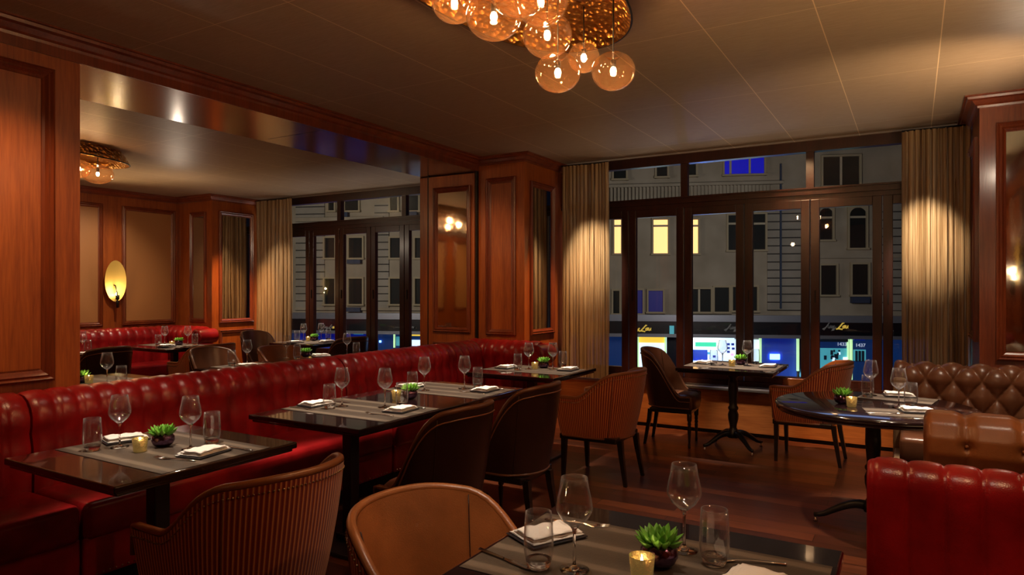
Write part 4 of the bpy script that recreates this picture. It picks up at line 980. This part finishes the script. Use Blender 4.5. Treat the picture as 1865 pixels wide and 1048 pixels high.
# ------------------------------------------------------------ sconces
def sconce(label, loc, rz, hh=1.0):
    t = thing('wall_sconce', label, 'wall lamp', loc, rz, 'brass disc wall sconces')
    rows = []
    for k in range(13):
        r_ = k / 12; rows.append([(.035 + .045 * r_ * r_ , .145 * r_ * math.cos(a), .28 * hh * r_ * math.sin(a)) for a in [2 * PI * q / 36 for q in range(37)]])
    MB().grid(rows).build('disc', M_BRASS, t)
    bp_ = MB().lathe([(.0005, 0), (.045, 0), (.045, .012), (.0005, .012)], 20).build('backplate', M_BLACK, t); bp_.rotation_euler = (0, PI / 2, 0)
    MB().tube([(.0, 0, -.05), (.07, 0, -.06), (.115, 0, -.16), (.12, 0, -.26)], .008, 8).lathe([(.0005, -.36), (.016, -.36), (.018, -.27), (.012, -.26), (.0005, -.26)], 12, (.12, 0, 0)).build('arm', M_BLACK, t)
    MB().lathe([(.0005, -.26), (.022, -.25), (.024, -.19), (.0005, -.19)], 12, (.12, 0, .0)).build('candle_cup', M_BLACK, t)
    MB().sphere((.105, 0, -.175), .012, 12, 8, sz=1.6).build('bulb', M_BULB, t)
    o = lamp('POINT', 'sconce_light', (0, 0, 0), 1.3, (1, .72, .4), size=.02); M_ = Matrix.Translation(loc) @ Matrix.Rotation(rz, 4, 'Z'); o.location = M_ @ Vector((.13, 0, -.10))
    return t
sconce('oval brass disc sconce on the side room far wall', (XF, 5.235, 1.56), 0)
sconce('oval brass disc sconce on the right wall seen in the pillar mirror', (XR, 3.0, 1.75), PI)

# ------------------------------------------------------------ building across the street
ea = YAW - math.radians(9); EA = Vector((math.cos(ea), math.sin(ea), 0)); ENM = Vector((math.sin(ea), -math.cos(ea), 0))
D0 = 36.0; ORG = Vector((-SN * D0, CS * D0, 0))
def fac(u, v):
    t = (u - CXP) / FP; r_ = Vector((-SN + t * CS, CS + t * SN, 0))
    d = ORG.dot(ENM) / r_.dot(ENM); P = r_ * d; return (P - ORG).dot(EA), EYE - (v - HZ) * d / FP
bl = thing('building', 'grey stone building with lit shops across the night street', 'building', tuple(ORG), ea)
def fbox(mb, u0, u1, v0, v1, y0, y1):
    a0, z1 = fac(u0, v0); a1, z0 = fac(u1, v1); mb.box(a0, a1, -y1, -y0, z0, z1); return mb
a0, _ = fac(300, 300); a1, _ = fac(1900, 300)
MB().box(a0 - 14, a1 + 2, .5, 6, -3.0, 16).build('wall', M_STONE, bl)
MB().box(a0 - 14, a1 + 2, .0, .5, -1.0, 16).build('facing', M_STONE, bl)
for (u0, u1) in ((1397, 1480), (1604, 1660), (540, 592), (683, 709), (480, 530)):
    fbox(MB(), u0, u1, 372, 566, .0, .10).build('coursed_pier', M_STONER, bl)
def hbox(u0, u1, v0, v1, y0, y1):
    a0, _ = fac(u0, v0); a1, _ = fac(u1, v0); _, z1 = fac(1380, v0); _, z0 = fac(1380, v1)
    return MB().box(a0, a1, -y1, -y0, z0, z1)
def win(u0, u1, v0, v1, pane, mull=(), rail=None, frame=M_WFR, arch=False, fr=3.2):
    a0, z1 = fac(u0, v0); a1, z0 = fac(u1, v1); g = fr * 36 / FP
    mb = MB().box(a0 - g, a0, -.16, .05, z0 - g, z1 + g).box(a1, a1 + g, -.16, .05, z0 - g, z1 + g).box(a0, a1, -.16, .05, z1, z1 + g).box(a0 - g * 1.4, a1 + g * 1.4, -.24, .05, z0 - g, z0)
    if arch:
        r_ = (a1 - a0) / 2; cxx = (a0 + a1) / 2; n = 12
        for k in range(n):
            t0, t1 = PI * k / n, PI * (k + 1) / n; p0 = (cxx + r_ * math.cos(t0), z1 - r_ + r_ * math.sin(t0)); p1 = (cxx + r_ * math.cos(t1), z1 - r_ + r_ * math.sin(t1))
            mb.add([(p0[0], -.17, p0[1]), (p1[0], -.17, p1[1]), (p1[0], -.17, z1 + .01), (p0[0], -.17, z1 + .01)], [(0, 1, 2, 3)])
    wf = mb.build('window', frame, bl)
    MB().box(a0, a1, -.03, .03, z0, z1).build('pane', pane, wf)
    mb = MB()
    for m_ in mull:
        am, _ = fac(m_, v0); mb.box(am - .05, am + .05, -.08, -.03, z0, z1)
    if rail:
        _, zr = fac(u0, rail); mb.box(a0, a1, -.08, -.03, zr - .05, zr + .05)
    if mb.v: mb.build('sash', M_SASH, wf)
for u0, u1 in ((1119, 1131), (1190, 1216), (1246, 1271)): win(u0, u1, 401, 462, M_LITW, rail=412)
win(1326, 1345, 393, 456, M_DWIN, rail=408); win(1368, 1393, 391, 455, M_DWIN, rail=408)
win(1491, 1515, 380, 437, M_DWIN, rail=397, arch=True); win(1546, 1576, 379, 452, M_DWIN, rail=396, arch=True)
win(1494, 1522, 484, 537, M_DWIN); win(1551, 1580, 482, 537, M_DWIN)
win(1498, 1564, 287, 338, M_DWIN, mull=(1531,)); win(1319, 1391, 285, 317, M_BLUEW, mull=(1330, 1365)); win(1196, 1215, 298, 322, M_DWIN); win(1249, 1267, 294, 320, M_DWIN); win(1118, 1140, 305, 326, M_DWIN)
win(1117, 1128, 530, 571, M_DWIN); win(1148, 1170, 529, 571, M_BLUEW2); win(1181, 1207, 530, 568, M_BLUEW2); win(1255, 1294, 527, 568, M_DWIN, mull=(1273,)); win(1301, 1327, 524, 568, M_DWIN); win(1334, 1378, 523, 566, M_DWIN, mull=(1358,))
for u0, u1 in ((593, 611), (637, 661), (712, 730), (757, 780)):
    win(u0, u1, 434, 470, M_DWIN, rail=None); win(u0, u1, 508, 554, M_DWIN)
for u0, u1 in ((600, 610), (630, 654), (712, 725), (742, 763)): win(u0, u1, 357, 384, M_DWIN)
for u0, u1, v0, v1 in ((1548, 1580, 541, 552), (636, 660, 474, 481), (635, 660, 560, 568), (624, 637, 388, 396), (742, 762, 387, 395)):
    fbox(MB(), u0, u1, v0, v1, .0, .35).build('air_conditioner', M_SIL, bl)
fbox(MB(), 1419, 1422, 300, 562, .10, .22).build('drainpipe', M_SIL, bl)
# balustrade band
hbox(1080, 1425, 332, 337, .0, .3).build('ledge', M_STONE, bl)
mb = MB()
for k in range(46):
    u = 1105 + k * 6.6; fbox(mb, u, u + 3.3, 338, 372, .02, .16)
mb.build('balustrade', M_STONE, bl)
for u0, u1 in ((540, 700), (700, 780)): fbox(MB(), u0, u1, 398, 402, .0, .25).build('ledge', M_STONE, bl)
fbox(MB(), 1478, 1640, 466, 470, 0, .2).build('ledge', M_STONE, bl); fbox(MB(), 540, 790, 560, 566, 0, .2).build('ledge', M_STONE, bl)
# shop level
hbox(200, 1800, 574, 586, .0, .6).build('cornice', M_CORN, bl)
hbox(200, 1800, 586, 609, .0, .5).build('fascia', M_FASCIA, bl)
hbox(200, 1800, 609, 615, .0, .6).build('lower_cornice', M_CORN, bl)
def pat(nm, u0, u1, v0, v1, y0, y1, m_): return hbox(u0, u1, v0, v1, y0, y1).build(nm, m_, bl)
pat('shop_window', 1100, 1160, 615, 720, -.45, -.4, M_SHOPN); pat('shop_window', 1160, 1215, 615, 720, -.45, -.4, M_SHOPW); pat('shop_shutter', 1163, 1211, 617, 628, -.4, -.35, M_SHOPY)
pat('door_frame', 1160, 1164, 616, 720, -.4, -.25, M_SHOPG); pat('door_frame', 1211, 1214, 616, 720, -.4, -.25, M_SHOPG); pat('shop_pier', 1215, 1262, 615, 720, -.45, -.2, M_FASCIA)
pat('wall_light', 1218, 1226, 594, 609, .5, .6, M_SHOPT); pat('shop_window', 1262, 1340, 615, 720, -.45, -.4, M_SHOPW)
pat('light_box_sign', 1258, 1309, 611, 635, -.2, .3, M_SIGNW); pat('light_box_panel', 1265, 1303, 624, 632, .3, .33, M_SIGNG)
pat('shop_display', 1263, 1290, 640, 660, -.4, -.3, M_SHOPB)
for k, (u, v, m_) in enumerate(((1326, 627, M_SHOPB), (1334, 627, M_SHOPB), (1326, 634, M_SHOPB), (1335, 635, M_SHOPB), (1326, 641, M_SHOPB), (1333, 646, M_PINK), (1290, 644, M_SHOPT), (1300, 650, M_SHOPB))):
    pat('display_item', u, u + 5, v, v + 4, -.38, -.3, m_)
pat('shop_window', 1340, 1386, 620, 720, -.45, -.4, M_SHOPW); pat('neon_strip', 1385, 1389, 617, 720, -.4, -.25, M_SHOPG)
pat('shop_window', 1389, 1455, 615, 720, -.45, -.4, M_SHOPB); pat('blue_lamp', 1405, 1423, 646, 656, -.38, -.3, M_SHOPBB); pat('neon_strip', 1454, 1458, 617, 676, -.4, -.25, M_SHOPG); pat('shop_pier', 1458, 1486, 615, 720, -.45, -.2, M_FASCIA)
pat('shutter_box', 1492, 1548, 615, 622, -.4, -.2, M_CORN); pat('shop_window', 1486, 1600, 615, 720, -.45, -.4, M_SHOPN); pat('neon_strip', 1547, 1550, 606, 678, -.4, -.2, M_SHOPG); pat('neon_strip', 1553, 1556, 608, 690, -.4, -.25, M_SHOPG)
pat('display_glow', 1494, 1547, 634, 672, -.4, -.37, M_SHOPT); pat('display_glow', 1540, 1547, 650, 668, -.37, -.3, M_SIGNW); pat('display_glow', 1559, 1582, 636, 656, -.4, -.37, M_SHOPT)
pat('sign_panel', 1558, 1578, 606, 619, -.35, -.2, M_SHOPB)
rnd = random.Random(11)
for k in range(16):
    u = 1496 + rnd.random() * 46; v = 634 + rnd.random() * 26; pat('display_item', u, u + 2 + rnd.random() * 4, v, v + 2 + rnd.random() * 7, -.37, -.3, rnd.choice((M_SIL, M_SIL, M_SHOPN, M_SHOPW)))
for u in (1562, 1568, 1574): pat('mannequin', u, u + 3.5, 638, 657, -.37, -.25, M_SIL)
pat('shop_window', 1600, 1700, 615, 720, -.45, -.4, M_SHOPN)
# left part of the shops
pat('shop_window', 540, 610, 611, 720, -.45, -.4, M_SHOPB); pat('shop_window', 626, 668, 611, 720, -.45, -.4, M_SHOPB); pat('display_glow', 640, 657, 613, 618, -.4, -.3, M_SHOPBB if False else M_SHOPT); pat('shop_window', 684, 713, 613, 720, -.45, -.4, M_SHOPN); pat('neon_strip', 713, 715.5, 612, 644, -.4, -.3, M_SHOPG)
pat('shop_window', 716, 800, 613, 720, -.45, -.4, M_SHOPN); pat('shop_shutter', 746, 768, 613, 620, -.4, -.3, M_SHOPY); pat('display_glow', 746, 775, 628, 640, -.4, -.3, M_SHOPW); pat('display_glow', 718, 726, 622, 640, -.4, -.3, M_SHOPT); pat('shop_window', 200, 540, 613, 720, -.45, -.4, M_SHOPN); pat('shop_window', 800, 1100, 613, 720, -.45, -.4, M_SHOPN)
pat('blue_lamp', 687, 690, 630, 634, -.38, -.3, M_SHOPBB)
# script lettering and numbers
LET = {'J': [[(.55, 1), (.35, .3), (.1, -.35), (-.1, -.2), (.2, .1)]], 'u': [[(0, .5), (-.02, .1), (.15, 0), (.3, .5), (.28, .05), (.4, .08)]], 'r': [[(0, 0), (.1, .5), (.25, .45)]], 'n': [[(0, 0), (.1, .5), (.08, .2), (.25, .5), (.25, 0), (.36, .08)]],
       'y': [[(.0, .5), (.05, .15), (.2, .15), (.33, .5), (.1, -.35), (-.25, -.5), (-.1, -.2), (.4, .1)]], 'L': [[(.65, .95), (.5, 1.05), (.3, .5), (.05, -.1), (-.2, -.15), (.1, -.05), (.7, -.2)]], 'o': [[(.2, .5), (.02, .3), (.08, .02), (.28, .1), (.32, .4), (.2, .5), (.45, .45)]]}
def script(txt, u0, u1, vb, hpx, mats, nm):
    a0, z0 = fac(u0, vb); a1, _ = fac(u1, vb); h_ = hpx * 36 / FP; wd = {'J': .6, 'u': .42, 'r': .28, 'n': .38, 'y': .45, 'L': .62, 'o': .42, ' ': .12}
    tot = sum(wd[c] for c in txt); x = 0; k = (a1 - a0) / tot
    for i, c in enumerate(txt):
        if c != ' ':
            mb = MB()
            for st in LET[c]: mb.tube([(a0 + (x + p_[0] + p_[1] * .25) * k, -.56, z0 + p_[1] * h_) for p_ in st], .035, 5)
            mb.build(nm, mats[0] if i < len(txt) * mats[2] else mats[1], bl)
        x += wd[c]
script('Juny Lou', 1140, 1185, 601, 9, (M_SIGNT, M_SIGNT, .5), 'script_letter'); script('Juny Lou', 1318, 1362, 599, 9, (M_SIGND, M_SIGND, .5), 'script_letter')
script('Juny Lou', 1494, 1538, 597, 9, (M_SIGND, M_SIGNT, .6), 'script_letter'); script('Juny Lou', 594, 616, 597, 6, (M_SIGND, M_SIGNT, .8), 'script_letter'); script('Juny Lou', 736, 760, 597, 6, (M_SIGND, M_SIGND, .5), 'script_letter')
def number(txt, u, v, hpx):
    a0, z0 = fac(u, v); cu = bpy.data.curves.new('number', 'FONT'); cu.body = txt; cu.size = hpx * 36 / FP * 1.35; cu.extrude = .02
    tmp = bpy.data.objects.new('tmp', cu); C.objects.link(tmp); dg = bpy.context.evaluated_depsgraph_get(); me = bpy.data.meshes.new_from_object(tmp.evaluated_get(dg)); bpy.data.objects.remove(tmp)
    o = bpy.data.objects.new('shop_number', me); C.objects.link(o); me.materials.clear(); me.materials.append(M_NUM); o.parent = bl; o.location = (a0, .33, z0); o.rotation_euler = (PI / 2, 0, 0)
M_NUM = simple('white_window_number', (.7, .72, .8), .5, emit=(.35, .38, .5), es=.5)
number('1433', 1528, 631, 6); number('1437', 1562, 633, 6)
st = MB().box(-60, 40, YW + .3, 60, -5.4, -5.2).build('ground', simple('asphalt', (.02, .02, .022), .95, spec=.05)); struct(st, 'dark street below')
